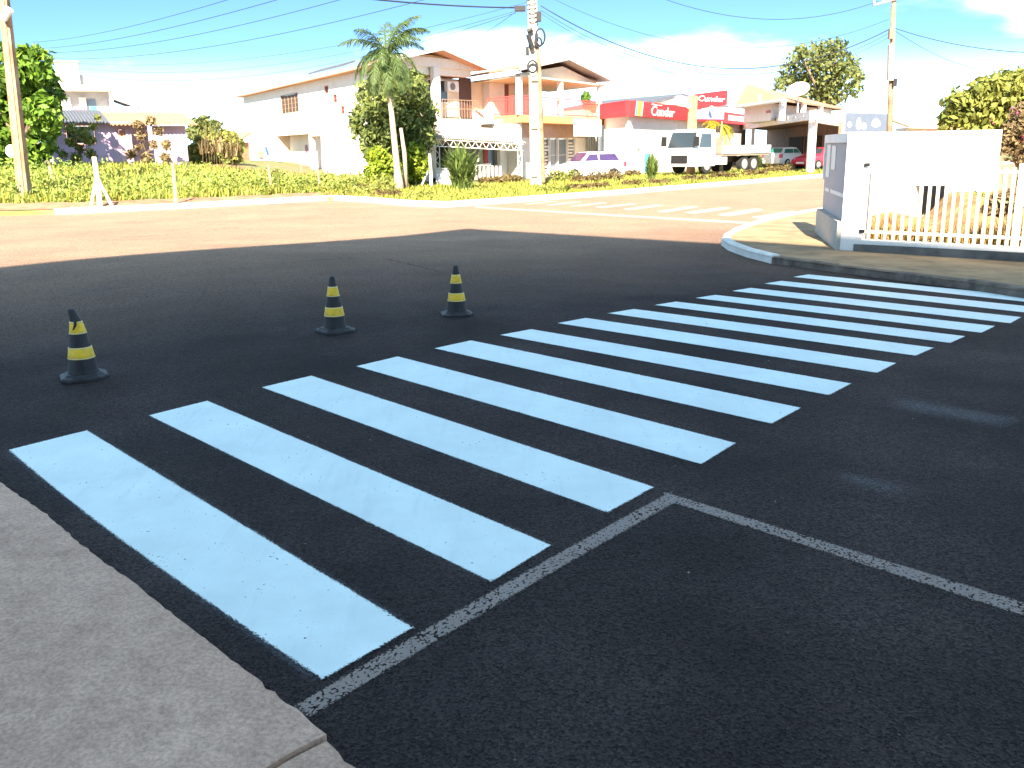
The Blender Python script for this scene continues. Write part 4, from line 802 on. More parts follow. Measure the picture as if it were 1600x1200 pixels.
# ---- boundary wall, pillar and railings on the right-hand corner
WZ = 0.0
A_ = atz(1312, 391, WZ); Bq = atz(1600, 407, WZ); F = Frame(A_, Bq); FWALL = F; ztop = at(1312, 208, A_[1])[2]
o = thing('corner_wall', 'whitewashed corner wall with tall pillar and base coloured with stain and shade along the pavement', 'wall', (A_[0], A_[1], 0))
BASEW = mat('wall_base', (0.15, 0.14, 0.13), 0.95, 0.3, 3, 0.4, 25, stain=(0.07, 0.065, 0.06), stain_amt=0.8, stain_scale=2.5)  # mould stain plus the wall-foot shade, both put into the dark colour
wp = F.hit(1351, 300)[0]
mb = MB(); F.box(mb, 0.0, wp, -0.3, ztop, -0.35, 0.0); mb.build('pillar', WHITE, o)
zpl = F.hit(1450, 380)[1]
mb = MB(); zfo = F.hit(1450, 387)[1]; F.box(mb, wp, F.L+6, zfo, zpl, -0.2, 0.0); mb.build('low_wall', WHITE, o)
mb = MB(); F.box(mb, wp-0.1, F.L+6, -0.3, zfo-0.002, -0.24, 0.03); mb.build('stained_shaded_footing', BASEW, o)
Bk = atz(1279, 364, WZ); S_ = Frame(Bk, A_); L_ = S_.L
mb = MB(); S_.box(mb, 0.0, L_, 0.45, ztop-0.03, -0.3, -0.04); mb.build('side_wall', mat('blue_grey_sheet', (0.40, 0.38, 0.39), 0.7, 0.10, 1.2, stain=(0.2, 0.18, 0.2), stain_amt=0.5), o)
mb = MB(); S_.box(mb, -0.05, L_-0.02, -0.3, 0.448, -0.34, 0.06); mb.build('concrete_plinth', mat('plinth', (0.44, 0.42, 0.38), 0.95, 0.2, 3, 0.4, 25, stain=(0.16, 0.16, 0.13), stain_amt=0.7, stain_scale=3), o)
mb = MB(); S_.box(mb, 0.0, L_-0.01, ztop-0.14, ztop, -0.29, 0.0); S_.box(mb, 0.0, 0.10, 1.0, ztop-0.14, -0.05, 0.0); mb.build('panel_frame', PAINTW, o)
for k, (s0, s1, z0_, z1_) in enumerate(((0.25, 0.75, 1.05, 1.62), (0.95, 1.5, 1.2, 1.6), (0.3, 0.9, 0.8, 0.86), (1.1, L_-0.3, 0.8, 0.86))):
    mb = MB(); S_.box(mb, s0, s1, z0_, z1_, -0.038, -0.028); mb.build('pasted_poster' if k < 2 else 'painted_dash', PAINTW, o)
# railings
zb_r = zpl; zt_r = F.hit(1450, 262)[1]
o = thing('fence_railing', 'cream steel railing of upright flat bars on the low white wall', 'railing', F.P(wp, zpl, -0.1))
RAILM = mat('cream_steel', (0.72, 0.65, 0.48), 0.55, 0.08, 6)
mb = MB(); F.box(mb, wp, F.L+3, zb_r+0.10, zb_r+0.145, -0.125, -0.105); mb.build('bottom_rail', RAILM, o)
mb = MB(); F.box(mb, wp, F.L+3, zt_r-0.08, zt_r-0.035, -0.125, -0.105); mb.build('top_rail', RAILM, o)
a_ = wp+0.10; px = 1357.0
while px < 1680:
    s0 = F.hit(px, 330)[0]; wide = 1583 < px < 1592
    mb = MB(); F.box(mb, s0-(0.05 if wide else 0.021), s0+(0.05 if wide else 0.021), zb_r-0.01, zt_r+(0.06 if wide else 0), -0.104, -0.075); mb.build('post' if wide else 'bar', RAILM, o); px += 12.9
for z_h in (F.hit(1354, 260)[1], F.hit(1354, 364)[1]): mb = MB(); F.box(mb, wp-0.03, wp+0.05, z_h, z_h+0.05, 0.0, 0.03); mb.build('hinge', BLACKP, o)
# yard: white wall behind the railings
yd = [np.array(F.P(-0.2, 0, -0.4))[:2], np.array(F.P(F.L+8, 0, -0.3))[:2], np.array(F.P(F.L+12, 0, -12))[:2], np.array(F.P(-0.0, 0, -12))[:2]]
nxx = 30; X = np.linspace(0.0, 1.0, nxx); Dd = np.linspace(0.21, 7, 14); v = [(*F.P(a, 0, -d)[:2], 0.12+0.10*smooth(0, 3, d)+0.03*math.sin(a*3+d*2)+0.35*smooth(2.2, 3.4, a)*smooth(1.0, 3.0, d)) for d in Dd for a in (0.35-0.40*d+(F.L+9)*X)]
me = bpy.data.meshes.new('yard_ground'); me.from_pydata(v, [], [(j*nxx+i, j*nxx+i+1, (j+1)*nxx+i+1, (j+1)*nxx+i) for j in range(13) for i in range(nxx-1)]); me.update(); structure(link('yard_ground', me, mat('dry_yard', (0.36, 0.22, 0.08), 0.95, 0.35, 3, 0.5, 20)))
Yf = Frame(np.array(F.P(0.02, 0, -3.2)), np.array(F.P(F.L+4, 0, -3.2))); zt_y = at(1450, 204, Yf.P(1.5, 0)[1])[2]
o = thing('yard_wall', 'sunlit white house wall inside the yard behind the railing', 'wall', Yf.P(0, 0))
hole = Yf.rect(1426, 290, 1477, 337); hole2 = Yf.rect(1478, 324, 1512, 337); wr = Yf.hit(1556, 250)[0]
wall_with_holes(Yf, 'wall', WHITE, o, -0.6, wr, -0.1, zt_y, [hole, hole2], 0.25)
mb = MB(); Yf.box(mb, hole[0]-0.1, hole2[1]+0.1, hole[2]-0.1, hole[3]+0.1, -0.9, -0.8); mb.build('recess_back', mat('recess_grey', (0.10, 0.10, 0.11), 0.9), o)

# ================================================================== TRAFFIC CONES
CONEB = mat('cone_black_rubber', (0.022, 0.022, 0.026), 0.55, 0.25, 14, 0.2, 60, stain=(0.05, 0.043, 0.04), stain_amt=0.5, stain_scale=9)
CONEY = mat('cone_yellow_band', (0.78, 0.50, 0.035), 0.45, 0.10, 10, stain=(0.25, 0.14, 0.03), stain_amt=0.45, stain_scale=22)
CONEE = mat('cone_band_edge', (0.72, 0.64, 0.40), 0.5, 0.08, 12)
def cone(px, py, hgt, label, rot, bent=0.0):
    g = gnd(px, py); o = thing('traffic_cone', label, 'traffic cone', g, 'traffic cones guarding the wet paint'); s = hgt/0.467; z0 = 0.0
    def put(mb, name, m_, sm=True):
        w = []; c, si = math.cos(rot), math.sin(rot)
        for x, y, z in mb.v:
            k = max(0, z/hgt-0.72)/0.28; x += bent*k*k*0.05; w.append((g[0]+x*c-y*si+0.015*bent*z/hgt, g[1]+x*si+y*c, g[2]+z))
        mb.v = w; return mb.build(name, m_, o, smooth_=sm)
    R = 0.145*s; cut = 0.055*s; oct_ = [(R, -R+cut), (R, R-cut), (R-cut, R), (-R+cut, R), (-R, R-cut), (-R, -R+cut), (-R+cut, -R), (R-cut, -R)]
    mb = MB(); n = 8
    for sc_, z in ((1.0, 0.0), (1.0, 0.016*s), (0.95, 0.024*s), (0.82, 0.028*s), (0.72, 0.040*s)): mb.v += [(x*sc_, y*sc_, z) for x, y in oct_]
    for i in range(4):
        for j in range(8): mb.f.append((i*8+j, i*8+(j+1) % 8, (i+1)*8+(j+1) % 8, (i+1)*8+j))
    mb.f += [tuple(range(8))[::-1], tuple(range(32, 40))]; put(mb, 'base', CONEB, False)
    prof = [(0.098, 0.034), (0.094, 0.045), (0.090, 0.075), (0.083, 0.135), (0.069, 0.215), (0.053, 0.300), (0.036, 0.385), (0.024, 0.448), (0.021, 0.462), (0.013, 0.467)]
    mb = MB(); mb.lathe(0, 0, [(r*s, z*s) for r, z in prof], 32); put(mb, 'body', CONEB)
    for za, zb in ((0.137, 0.214), (0.302, 0.384)):
        rr = lambda z: np.interp(z, [p[1] for p in prof], [p[0] for p in prof])+0.0025
        mb = MB(); mb.lathe(0, 0, [((rr(z)-0.002)*s if i in (0, 5) else rr(z)*s, z*s) for i, z in enumerate([za, za+0.001, za+(zb-za)*.3, za+(zb-za)*.6, zb-0.001, zb])], 32); b_ = put(mb, 'reflective_band', CONEY)
        for zz in (za+0.003, zb-0.006):
            mb = MB(); mb.lathe(0, 0, [(rr(zz)*s-0.001, zz*s), (rr(zz)*s+0.0012, zz*s), (rr(zz+0.005)*s+0.0012, (zz+0.005)*s), (rr(zz+0.005)*s-0.001, (zz+0.005)*s)], 32); put(mb, 'band_edge', CONEE).parent = b_
    if bent:
        mb = MB(); pts = [(0.0, -0.030, 0.445*s), (-0.002, -0.036, 0.400*s), (-0.012, -0.050, 0.365*s), (-0.030, -0.052, 0.335*s)]; mb.tube(pts, [0.012, 0.013, 0.010, 0.006], 6); put(mb, 'torn_strip', CONEB)
    return o
cone(132, 590, 0.495, 'black and yellow traffic cone nearest the viewer, with a torn bent tip', 0.5, -0.5)
cone(524, 518, 0.472, 'middle traffic cone with scuffed lower yellow band', 0.75)
cone(714, 492, 0.462, 'farthest of the three traffic cones, upright and clean', 0.2)

# ================================================================== VEGETATION
def norm(a): return a/(np.linalg.norm(a, axis=-1, keepdims=True)+1e-9)
def leaves(blobs, n, size, asp=0.5, droop=0.0, shell=0.55, squash=1.0, up=0.25, jitter=0.9):
    """n leaf faces spread through lumpy blobs; returns (n,4,3) faces and a tone per face"""
    w = np.array([b[3]**2 for b in blobs]); w = w/w.sum(); idx = rng.choice(len(blobs), n, p=w); B = np.array(blobs)[idx]
    d = norm(rng.normal(size=(n, 3))); r = (shell+(1-shell)*rng.random(n)**0.5)
    lump = 1+0.22*np.sin(d[:, 0]*7+idx)*np.sin(d[:, 2]*6+2*idx)
    c = B[:, :3]+d*(B[:, 3]*r*lump)[:, None]*np.array([1, 1, squash])
    nn = norm(d*0.9+rng.normal(size=(n, 3))*jitter+np.array([0, 0, up])); t = norm(np.cross(nn, rng.normal(size=(n, 3)))); t[:, 2] -= droop; t = norm(t); b_ = norm(np.cross(nn, t))
    L = size*(0.6+0.8*rng.random(n)); W = L*asp
    q = np.stack([c-t*L[:, None]/2, c+b_*W[:, None]/2, c+t*L[:, None]/2, c-b_*W[:, None]/2], 1)
    return q, np.clip(rng.random(n)*0.75+0.25*rng.random(len(blobs))[idx], 0, 1)
def crown(name, blobs, n, size, material, parent=None, **kw):
    q, t = leaves(blobs, n, size, **kw); return link(name, quads_mesh(name, q, t), material, parent)
def blobs_px(Y, spots, dy=1.2):                    # crown masses surveyed on the photograph: (px,py,radius_px)
    out = []
    for px, py, r in spots:
        R = r/FPX*Y; p = at(px, py, Y+rng.uniform(-dy, dy)); out.append((p[0], p[1], p[2], R))
        p2 = at(px+rng.uniform(-4, 4), py+rng.uniform(-3, 3), Y+dy*2*rng.uniform(0.4, 1)); out.append((p2[0], p2[1], p2[2], R*0.9))
    return out
def tree(name, label, cat, Y, base, spots, n, size, leaf_m, trunk_r, group=None, bark=BARK, dy=1.2, **kw):
    b0 = np.array(base, float); o = thing(name, label, cat, b0, group); bl = blobs_px(Y, spots, dy)
    top = np.mean([b[:3] for b in bl], 0); mb = MB(); fork = b0+(top-b0)*0.55
    mb.tube([b0-np.array([0, 0, 0.3]), b0+(fork-b0)*0.3+np.array([0.05, 0, 0]), b0+(fork-b0)*0.7, fork], [trunk_r*1.35, trunk_r, trunk_r*0.85, trunk_r*0.75], 10); tr = mb.build('trunk', bark, o, smooth_=True)
    for b in bl[::2]:
        e = np.array(b[:3]); mid_ = (fork+e)/2+np.array([rng.normal(0, 0.15), rng.normal(0, 0.15), 0.15*b[3]]); mb = MB(); mb.tube([fork, mid_, e], [trunk_r*0.55, trunk_r*0.35, trunk_r*0.12], 6); mb.build('limb', bark, tr, smooth_=True)
    crown('crown', bl, n, size, leaf_m, o, **kw); return o
L_DK = leafmat('leaf_dark', (0.02, 0.06, 0.01), (0.20, 0.34, 0.035)); L_MG = leafmat('leaf_mango', (0.03, 0.06, 0.012), (0.24, 0.28, 0.08)); L_HG = leafmat('leaf_hedge', (0.06, 0.045, 0.02), (0.24, 0.18, 0.07))
L_LT = leafmat('leaf_lime', (0.12, 0.19, 0.015), (0.27, 0.33, 0.03)); L_BK = leafmat('leaf_back', (0.07, 0.10, 0.025), (0.22, 0.24, 0.08)); L_YE = leafmat('leaf_yellowish', (0.11, 0.15, 0.03), (0.33, 0.33, 0.08))
L_PALM = leafmat('leaf_palm', (0.05, 0.085, 0.025), (0.13, 0.19, 0.06)); L_DRY = leafmat('leaf_dry', (0.13, 0.09, 0.045), (0.32, 0.24, 0.12)); L_GR = leafmat('blade_green', (0.05, 0.09, 0.02), (0.20, 0.27, 0.07)); L_TURF = leafmat('blade_turf', (0.15, 0.19, 0.03), (0.40, 0.39, 0.08)); L_WEED = leafmat('leaf_weed', (0.13, 0.21, 0.035), (0.36, 0.44, 0.10))
def base_at(px, Y, z=None):
    p = at(px, 300, Y); return (p[0], p[1], float(zland(p[0], p[1])) if z is None else z)
tree('broad_tree', 'dense dark green tree at the left edge behind the leaning pole', 'tree', 40, base_at(35, 40.5), [(15, 110, 36), (50, 105, 32), (75, 140, 24), (20, 160, 40), (65, 175, 28), (15, 220, 36), (60, 225, 26), (40, 262, 26), (-25, 140, 45), (-25, 220, 45), (72, 200, 18)], 9000, 0.34, L_DK, 0.26, shell=0.5)
tree('mango_tree', 'round leafy tree between the palm and the white house', 'tree', 44, base_at(618, 44.5), [(590, 150, 34), (640, 140, 30), (655, 180, 30), (575, 190, 30), (620, 190, 38), (660, 215, 22), (590, 222, 28), (630, 230, 30), (600, 125, 22)], 9000, 0.34, L_MG, 0.2, asp=0.32, droop=0.5, shell=0.5)
tree('lime_shrub', 'bright lime-green shrub left of the palm trunk', 'shrub', 41.5, base_at(595, 41.5), [(590, 245, 17), (605, 265, 20), (585, 272, 16), (600, 285, 14)], 2600, 0.22, L_LT, 0.05, dy=0.5)
tree('lime_shrub', 'bright lime-green shrub right of the palm trunk', 'shrub', 42.5, base_at(648, 42.5), [(648, 240, 16), (655, 258, 18), (640, 268, 16), (650, 280, 14)], 2400, 0.22, L_LT, 0.05, dy=0.5)
tree('spreading_tree', 'tall airy spreading tree behind the hip-roofed house', 'tree', 95, base_at(1280, 97, 0.0), [(1245, 105, 26), (1275, 85, 24), (1305, 75, 18), (1290, 115, 30), (1325, 105, 20), (1340, 120, 14), (1225, 130, 18), (1260, 140, 26), (1300, 145, 26), (1335, 140, 14), (1250, 80, 12), (1310, 95, 20)], 4300, 0.46, L_BK, 0.4, shell=0.25, dy=2.0, asp=0.55)
tree('yellowish_bush', 'sunlit yellow-green bush beside the timber shed', 'bush', 52, base_at(335, 52.5), [(325, 225, 20), (350, 222, 20), (312, 240, 18), (340, 245, 24), (368, 228, 14), (362, 245, 16)], 3400, 0.34, L_YE, 0.08, dy=0.8)
tree('distant_tree', 'pale distant tree above the yellow-green bush', 'tree', 120, base_at(320, 121, 0.0), [(305, 195, 10), (318, 190, 9), (335, 196, 8), (300, 208, 10), (322, 206, 10)], 900, 0.7, L_BK, 0.25, dy=1.5)
tree('yard_bush', 'large sunlit bush rising over the white wall at right', 'bush', 23, base_at(1560, 23.5, 0.1), [(1500, 165, 26), (1535, 145, 24), (1575, 140, 28), (1485, 185, 18), (1530, 180, 30), (1580, 180, 36), (1615, 160, 40), (1550, 205, 22), (1640, 200, 45), (1600, 130, 24)], 7500, 0.20, L_YE, 0.1, dy=0.6, shell=0.45)
tree('flowering_shrub', 'brownish shrub with a few pink flowers at the right edge', 'shrub', 17.2, base_at(1592, 17.6, 0.15), [(1588, 205, 22), (1575, 225, 14), (1612, 225, 34), (1598, 180, 20), (1620, 190, 30)], 3800, 0.10, L_DRY, 0.05, dy=0.3)
q, t = leaves(blobs_px(16.9, [(1550, 190, 3), (1582, 168, 3), (1592, 175, 3), (1600, 215, 4)], 0.1), 34, 0.035); fl = link('flowers', quads_mesh('flowers', q, t), leafmat('petal_pink', (0.5, 0.05, 0.2), (0.7, 0.12, 0.3)), bpy.data.objects['flowering_shrub']); fl.matrix_parent_inverse = Matrix.Translation(-Vector(bpy.data.objects['flowering_shrub']['_base']))
tree('vine_bush', 'brownish climbing bush against the window of the pink house', 'bush', 44.5, base_at(125, 44.6), [(112, 202, 9), (128, 210, 11), (142, 218, 9), (110, 222, 8), (146, 198, 6), (153, 184, 5), (126, 232, 8), (140, 240, 8), (118, 246, 9), (98, 240, 7)], 1500, 0.18, L_YE, 0.03, dy=0.3, shell=0.1)
tree('vine_bush', 'dry climbing bush on the veranda of the pink house', 'bush', 45.5, base_at(228, 45.6), [(215, 196, 8), (236, 190, 8), (222, 212, 8), (247, 205, 7), (262, 226, 8), (240, 226, 7), (205, 240, 7), (228, 246, 8), (258, 246, 8), (216, 230, 6)], 1700, 0.18, L_DRY, 0.03, dy=0.4, shell=0.1)
tree('slim_palm_top', 'dark palm top showing above the red terrace railing', 'palm', 75, base_at(917, 76, 0.0), [(914, 152, 7), (918, 162, 7), (928, 168, 6)], 500, 0.5, L_DK, 0.1, asp=0.2, dy=0.5)

def blades(cx, cy, cz, n, h, spread, w, lean=1.0, seg=3):
    """arching grass blades as strips of faces"""
    a = rng.random(n)*2*math.pi; out = np.stack([np.cos(a), np.sin(a), np.zeros(n)], 1); H = h*(0.65+0.5*rng.random(n)); S = spread*(0.1+1.15*rng.random(n))*lean
    base = np.stack([cx+rng.normal(0, spread*0.13, n), cy+rng.normal(0, spread*0.13, n), np.full(n, cz)], 1); H = H*(1.1-0.32*(S/spread)**2).clip(0.5); side = np.stack([-np.sin(a), np.cos(a), np.zeros(n)], 1); qs_ = []
    pt = lambda k: base+out*(S*k**1.35)[:, None]+np.array([0, 0, 1.0])*(H*(k-0.35*k**2.6))[:, None]
    for i in range(seg):
        k0, k1 = i/seg, (i+1)/seg; w0, w1 = w*(1-0.8*k0**3), w*(1-0.8*k1**3); p0, p1 = pt(k0), pt(k1); qs_.append(np.stack([p0-side*w0, p0+side*w0, p1+side*w1, p1-side*w1], 1))
    return np.concatenate(qs_), np.tile(rng.random(n), seg)
def grass_clump(name, label, px, py, wpx, hpx, n, material, group=None, cat='grass clump'):
    Y = depth_for(px, py, 0.03); p = at(px, py, Y); s = Y/FPX; z = float(zland(p[0], p[1])); q, t = blades(0, 0, 0, n, hpx*s*1.45, wpx*s/2, 0.036, 1.0)
    o = link(name, quads_mesh(name, q, t), material); o.location = (p[0], p[1], z-0.03); return tag(o, label, cat, group)
grass_clump('ornamental_grass', 'tall fountain of green grass in front of the lattice awning', 722, 297, 78, 62, 420, L_GR)
grass_clump('ornamental_grass', 'upright grass clump left of the white truck', 1018, 283, 28, 38, 260, L_GR)
grass_clump('ornamental_grass', 'rounded grass clump below the truck bed', 1176, 268, 46, 32, 320, L_GR)
grass_clump('spiky_plant', 'spiky yellow-brown plant in front of the white house wall', 537, 274, 44, 40, 150, L_DRY, None, 'plant')
# low, half-dry hedge clumps along the verge
for px, py, wp_, hp_ in ((560, 306, 44, 10), (605, 309, 40, 10), (655, 312, 42, 10), (560, 299, 36, 9), (770, 287, 44, 10), (800, 283, 34, 9), (865, 301, 50, 9), (905, 298, 44, 9), (935, 296, 34, 9), (985, 292, 26, 9), (885, 284, 50, 17), (945, 283, 46, 14), (915, 286, 40, 12), (985, 276, 30, 8), (1000, 289, 24, 8), (1050, 287, 30, 8), (1085, 284, 34, 9), (1030, 290, 26, 8), (1130, 280, 40, 9), (1180, 276, 40, 9), (1215, 270, 44, 12), (1250, 266, 44, 12), (1275, 266, 36, 14), (1225, 262, 46, 10), (1150, 274, 30, 8), (690, 288, 30, 8)):
    Y = depth_for(px, py, 0.03); p = at(px, py, Y); s = Y/FPX; z = float(zland(p[0], p[1])); bl = [((k_-4)/8*wp_*s*0.8+rng.uniform(-.04, .04), rng.uniform(-0.12, 0.12), hp_*s*0.55*rng.uniform(.7, 1.1), hp_*s*rng.uniform(0.6, 0.9)) for k_ in range(9)]
    q, t = leaves(bl, 520, 0.17, asp=0.45, shell=0.3, squash=0.8); o = link('low_hedge_clump', quads_mesh('low_hedge_clump', q, t), L_HG if rng.random() < 0.7 else L_YE); o.location = (p[0], p[1], z)
    tag(o, 'low half-dry hedge clump on the grassy verge along the far kerb', 'hedge', 'low hedge clumps on the verge')
# turf on the verge and weeds on the lot: uncountable
def scatter(name, label, cat, n, xr, dr, h, w, material, cond=None):
    x = rng.uniform(*xr, n); d = dr[0]+(dr[1]-dr[0])*rng.random(n)**1.4
    if cond is not None: k = cond(x, d); x, d = x[k], d[k]
    n = len(x); y = ykerb(x)+d; z = zland(x, y); a = rng.random(n)*2*math.pi; H = h*(0.5+rng.random(n)); ln = H*0.6*rng.normal(size=n)
    b = np.stack([x, y, z-0.02], 1); sd_ = np.stack([np.cos(a), np.sin(a), np.zeros(n)], 1)*w; tip = b+np.stack([-np.sin(a)*ln, np.cos(a)*ln, H], 1)
    q = np.stack([b-sd_, b+sd_, tip+sd_*0.3, tip-sd_*0.3], 1); o = link(name, quads_mesh(name, q), material); return stuff(o, label, cat)
scatter('verge_grass', 'short yellow-green turf on the verge behind the far kerb', 'grass', 30000, (-7.0, 24), (0.25, 14), 0.13, 0.035, L_TURF)
scatter('lot_grass', 'thin grass along the edge of the overgrown lot', 'grass', 16000, (-32, -6), (2.3, 18), 0.22, 0.035, L_TURF)
def weeds(name, label, n, xr, dr, hmax, size, material):
    x = rng.uniform(*xr, n); d = dr[0]+(dr[1]-dr[0])*rng.random(n)**1.2; y = ykerb(x)+d; pn = np.sin(x*0.9+1.7*np.sin(d*0.6))+np.sin(x*2.3-d*1.1)*0.7+rng.normal(0, 0.5, n); kk = pn > -0.55; x, d, y = x[kk], d[kk], y[kk]; n = len(x); hh = hmax*(0.25+0.75*np.sin(x*1.9+np.sin(d*1.3)*2)**2)*smooth(0, 1.2, d-dr[0]+0.3); z = zland(x, y)+hh*rng.random(n)
    nn = norm(rng.normal(size=(n, 3))+np.array([0, -0.3, 0.8])); t = norm(np.cross(nn, rng.normal(size=(n, 3)))); b_ = np.cross(nn, t); c = np.stack([x, y, z], 1); L = size*(0.5+rng.random(n))
    q = np.stack([c-t*L[:, None], c+b_*L[:, None]*0.45, c+t*L[:, None], c-b_*L[:, None]*0.45], 1); return stuff(link(name, quads_mesh(name, q), material), label, 'weeds')
weeds('lot_weeds', 'knee-high green weeds covering the lot before the pink house', 19000, (-26, -6.2), (2.3, 12), 0.62, 0.07, L_WEED)
weeds('dry_weeds', 'yellowing weeds in front of the white house', 9000, (-11, -4.5), (2.4, 11), 0.7, 0.08, L_YE)
weeds('shoulder_weeds', 'straw coloured weeds beside the leaning pole', 5000, (-30, -13), (2.0, 7), 0.45, 0.08, L_YE)
# dry corn stalks
for k in range(14):
    px = 322+k*4.2+rng.uniform(-1.5, 1.5); Y = 47+rng.uniform(-1, 1); b0 = np.array(base_at(px, Y)); h = rng.uniform(1.5, 2.3); o = thing('corn_stalk', 'dry yellow corn stalk standing in the weeds before the timber shed', 'corn stalk', b0, 'dry corn stalks'); mb = MB(); mb.tube([b0, b0+np.array([0.05, 0, h*0.6]), b0+np.array([rng.uniform(-.15, .15), 0, h])], [0.02, 0.018, 0.008], 5); mb.build('stalk', L_DRY, o)
    n = 9; q, t = blades(b0[0], b0[1], b0[2]+h*0.35, n, h*0.5, 0.5, 0.03); link('leaves', quads_mesh('leaves', q, t), L_DRY, o)

# ---- palms
def palm(name, label, base, top, r0, fronds, flen, leaf_m, nl=46, ll=0.5, wind=(0.0, 0.0, 0.0), bow=0.0, sk=None):
    base, top = np.array(base, float), np.array(top, float); o = thing(name, label, 'palm', base); ts = np.linspace(0, 1, 16)
    mb = MB(); mb.tube([base+(top-base)*t+np.array([bow*math.sin(math.pi*t), 0, -0.2*(t == 0)]) for t in ts], [r0*(1.35-0.5*min(1, t*5)-0.32*t+0.03*(i % 2)) for i, t in enumerate(ts)], 12); mb.build('trunk', PBARK, o, smooth_=True)
    mb = MB(); mb.tube([top-np.array([0, 0, 0.1]), top+np.array([0, 0, 0.5]), top+np.array([0, 0, 1.0])], [r0*0.62, r0*0.7, r0*0.25], 10); mb.build('crownshaft', mat('crownshaft', (0.22, 0.26, 0.10), 0.7, 0.2, 5), o, smooth_=True)
    for i, (az, el, sc_) in enumerate(fronds):
        L = flen*sc_; az = math.radians(az); el = math.radians(el); d = np.array([math.cos(az), math.sin(az), 0.0]); p = top+np.array([0, 0, 0.7]); v = d*math.cos(el)+np.array([0, 0, math.sin(el)]); pts = [p.copy()]; ns = 12
        for k in range(ns): v = norm(v+np.array([*wind])*0.12+np.array([0, 0, -0.16-0.02*k*(el < 0.9)])); p = p+v*L/ns; pts.append(p.copy())
        mb = MB(); mb.tube(pts, [0.03*(1-k/(ns+1)) for k in range(ns+1)], 5); fr = mb.build('frond', leaf_m, o)
        P_ = np.array(pts); tt = np.linspace(0.12, 1, nl); cc = np.stack([np.interp(tt*ns, np.arange(ns+1), P_[:, j]) for j in range(3)], 1); tg = norm(np.gradient(cc, axis=0)); sdv = norm(np.cross(tg, np.array([0, 0, 1.0]))); qs_ = []
        for s_ in (-1, 1):
            lift = rng.uniform(-0.5, 0.5, nl)[:, None]; dv = norm(sdv*s_*0.8+tg*0.75+np.array([0, 0, 1.0])*(lift-0.35)+np.array([*wind])*0.3); ln = (ll*np.sin(np.pi*np.clip(tt*0.9+0.12, 0, 1))**0.6*(0.8+0.4*rng.random(nl)))[:, None]; m1 = cc+dv*ln*0.5; e = m1+norm(dv+np.array([0, 0, -0.75]))*ln*0.5; w_ = tg*0.013
            qs_ += [np.stack([cc-w_, cc+w_, m1+w_*1.2, m1-w_*1.2], 1), np.stack([m1-w_*1.2, m1+w_*1.2, e+w_*0.3, e-w_*0.3], 1)]
        link('leaflets', quads_mesh('leaflets', np.concatenate(qs_)), leaf_m, fr)
    return o
YP = depth_for(624, 298, 0.03); pb = at(624, 298, YP); ptp = at(606, 118, YP)
palm('queen_palm', 'tall windblown palm with pale trunk on the verge', (pb[0], pb[1], 0.0), (ptp[0], ptp[1], ptp[2]), 0.17,
     [(20, 75, 0.95), (55, 60, 1.0), (100, 50, 0.9), (150, 45, 0.9), (180, 35, 0.85), (205, 25, 0.8), (240, 20, 0.8), (270, 10, 0.85), (300, 5, 0.85), (330, 0, 0.8), (355, 10, 0.7), (10, 40, 0.7), (195, 55, 0.95), (225, -15, 0.75), (315, -25, 0.75), (280, -35, 0.8), (165, -5, 0.8), (345, -40, 0.7), (250, -45, 0.7), (5, 82, 1.0), (35, 72, 1.05), (75, 80, 0.9), (330, 68, 0.8), (120, 75, 0.9), (215, 65, 0.85), (260, 50, 0.8), (290, 35, 0.8), (200, -30, 0.7)], 2.35, L_PALM, 60, 0.52, (0.22, 0, 0.04))
YQ = depth_for(1127, 273, 0.03); qb = at(1127, 273, YQ); qt = at(1127, 218, YQ)
palm('young_palm', 'young palm with yellowed hanging fronds in front of the truck', (qb[0], qb[1], 0.0), (qt[0], qt[1], qt[2]), 0.13, [(170, 40, 1), (200, 30, 1), (150, 55, 0.8), (20, 30, 0.7), (340, -30, 0.9), (300, -40, 0.8), (60, 40, 0.7), (320, 10, 0.6)], 1.7, leafmat('leaf_yellow_palm', (0.22, 0.2, 0.02), (0.55, 0.42, 0.02)), 30, 0.4)
YQ2 = YP+0.9; p2 = at(634, 291, YQ2); mb = MB(); mb.tube([(p2[0], p2[1], 0.0), tuple(at(632, 240, YQ2)), tuple(at(626, 200, YQ2))], [0.11, 0.09, 0.07], 10); tag(mb.build('palm_stump', PBARK, None, True, origin=(p2[0], p2[1], 0.0)), 'second slim bare trunk standing right behind the tall palm', 'trunk')

# ================================================================== POLES AND CABLES
def tbox(mb, p0, p1, w0, d0, w1, d1):
    a = [(p0[0]+x*w0/2, p0[1]+y*d0/2, p0[2]) for x, y in ((-1, -1), (1, -1), (1, 1), (-1, 1))]; b = [(p1[0]+x*w1/2, p1[1]+y*d1/2, p1[2]) for x, y in ((-1, -1), (1, -1), (1, 1), (-1, 1))]; mb.hexa(a+b)
YPC = depth_for(839, 291, 0.03); c0 = at(839, 291, YPC); s_ = YPC/FPX
o = thing('utility_pole', 'concrete utility pole carrying cable boxes and coils in front of the shop', 'utility pole', (c0[0], c0[1], 0.03))
ct = at(831, -20, YPC); ext = (ct-c0)*1.18+c0
mb = MB(); tbox(mb, c0-np.array([0, 0, .4]), ext, 19*s_, 0.36, 12*s_, 0.22); mb.build('shaft', CONC, o, bevel=0.02)
mb = MB(); mb.tube([at(849, 285, YPC-0.2), at(845, 180, YPC-0.2), at(843, 110, YPC-0.2), at(839, 60, YPC-0.2)], [0.09, 0.085, 0.08, 0.05], 8); mb.build('conduit', WOOD, o)
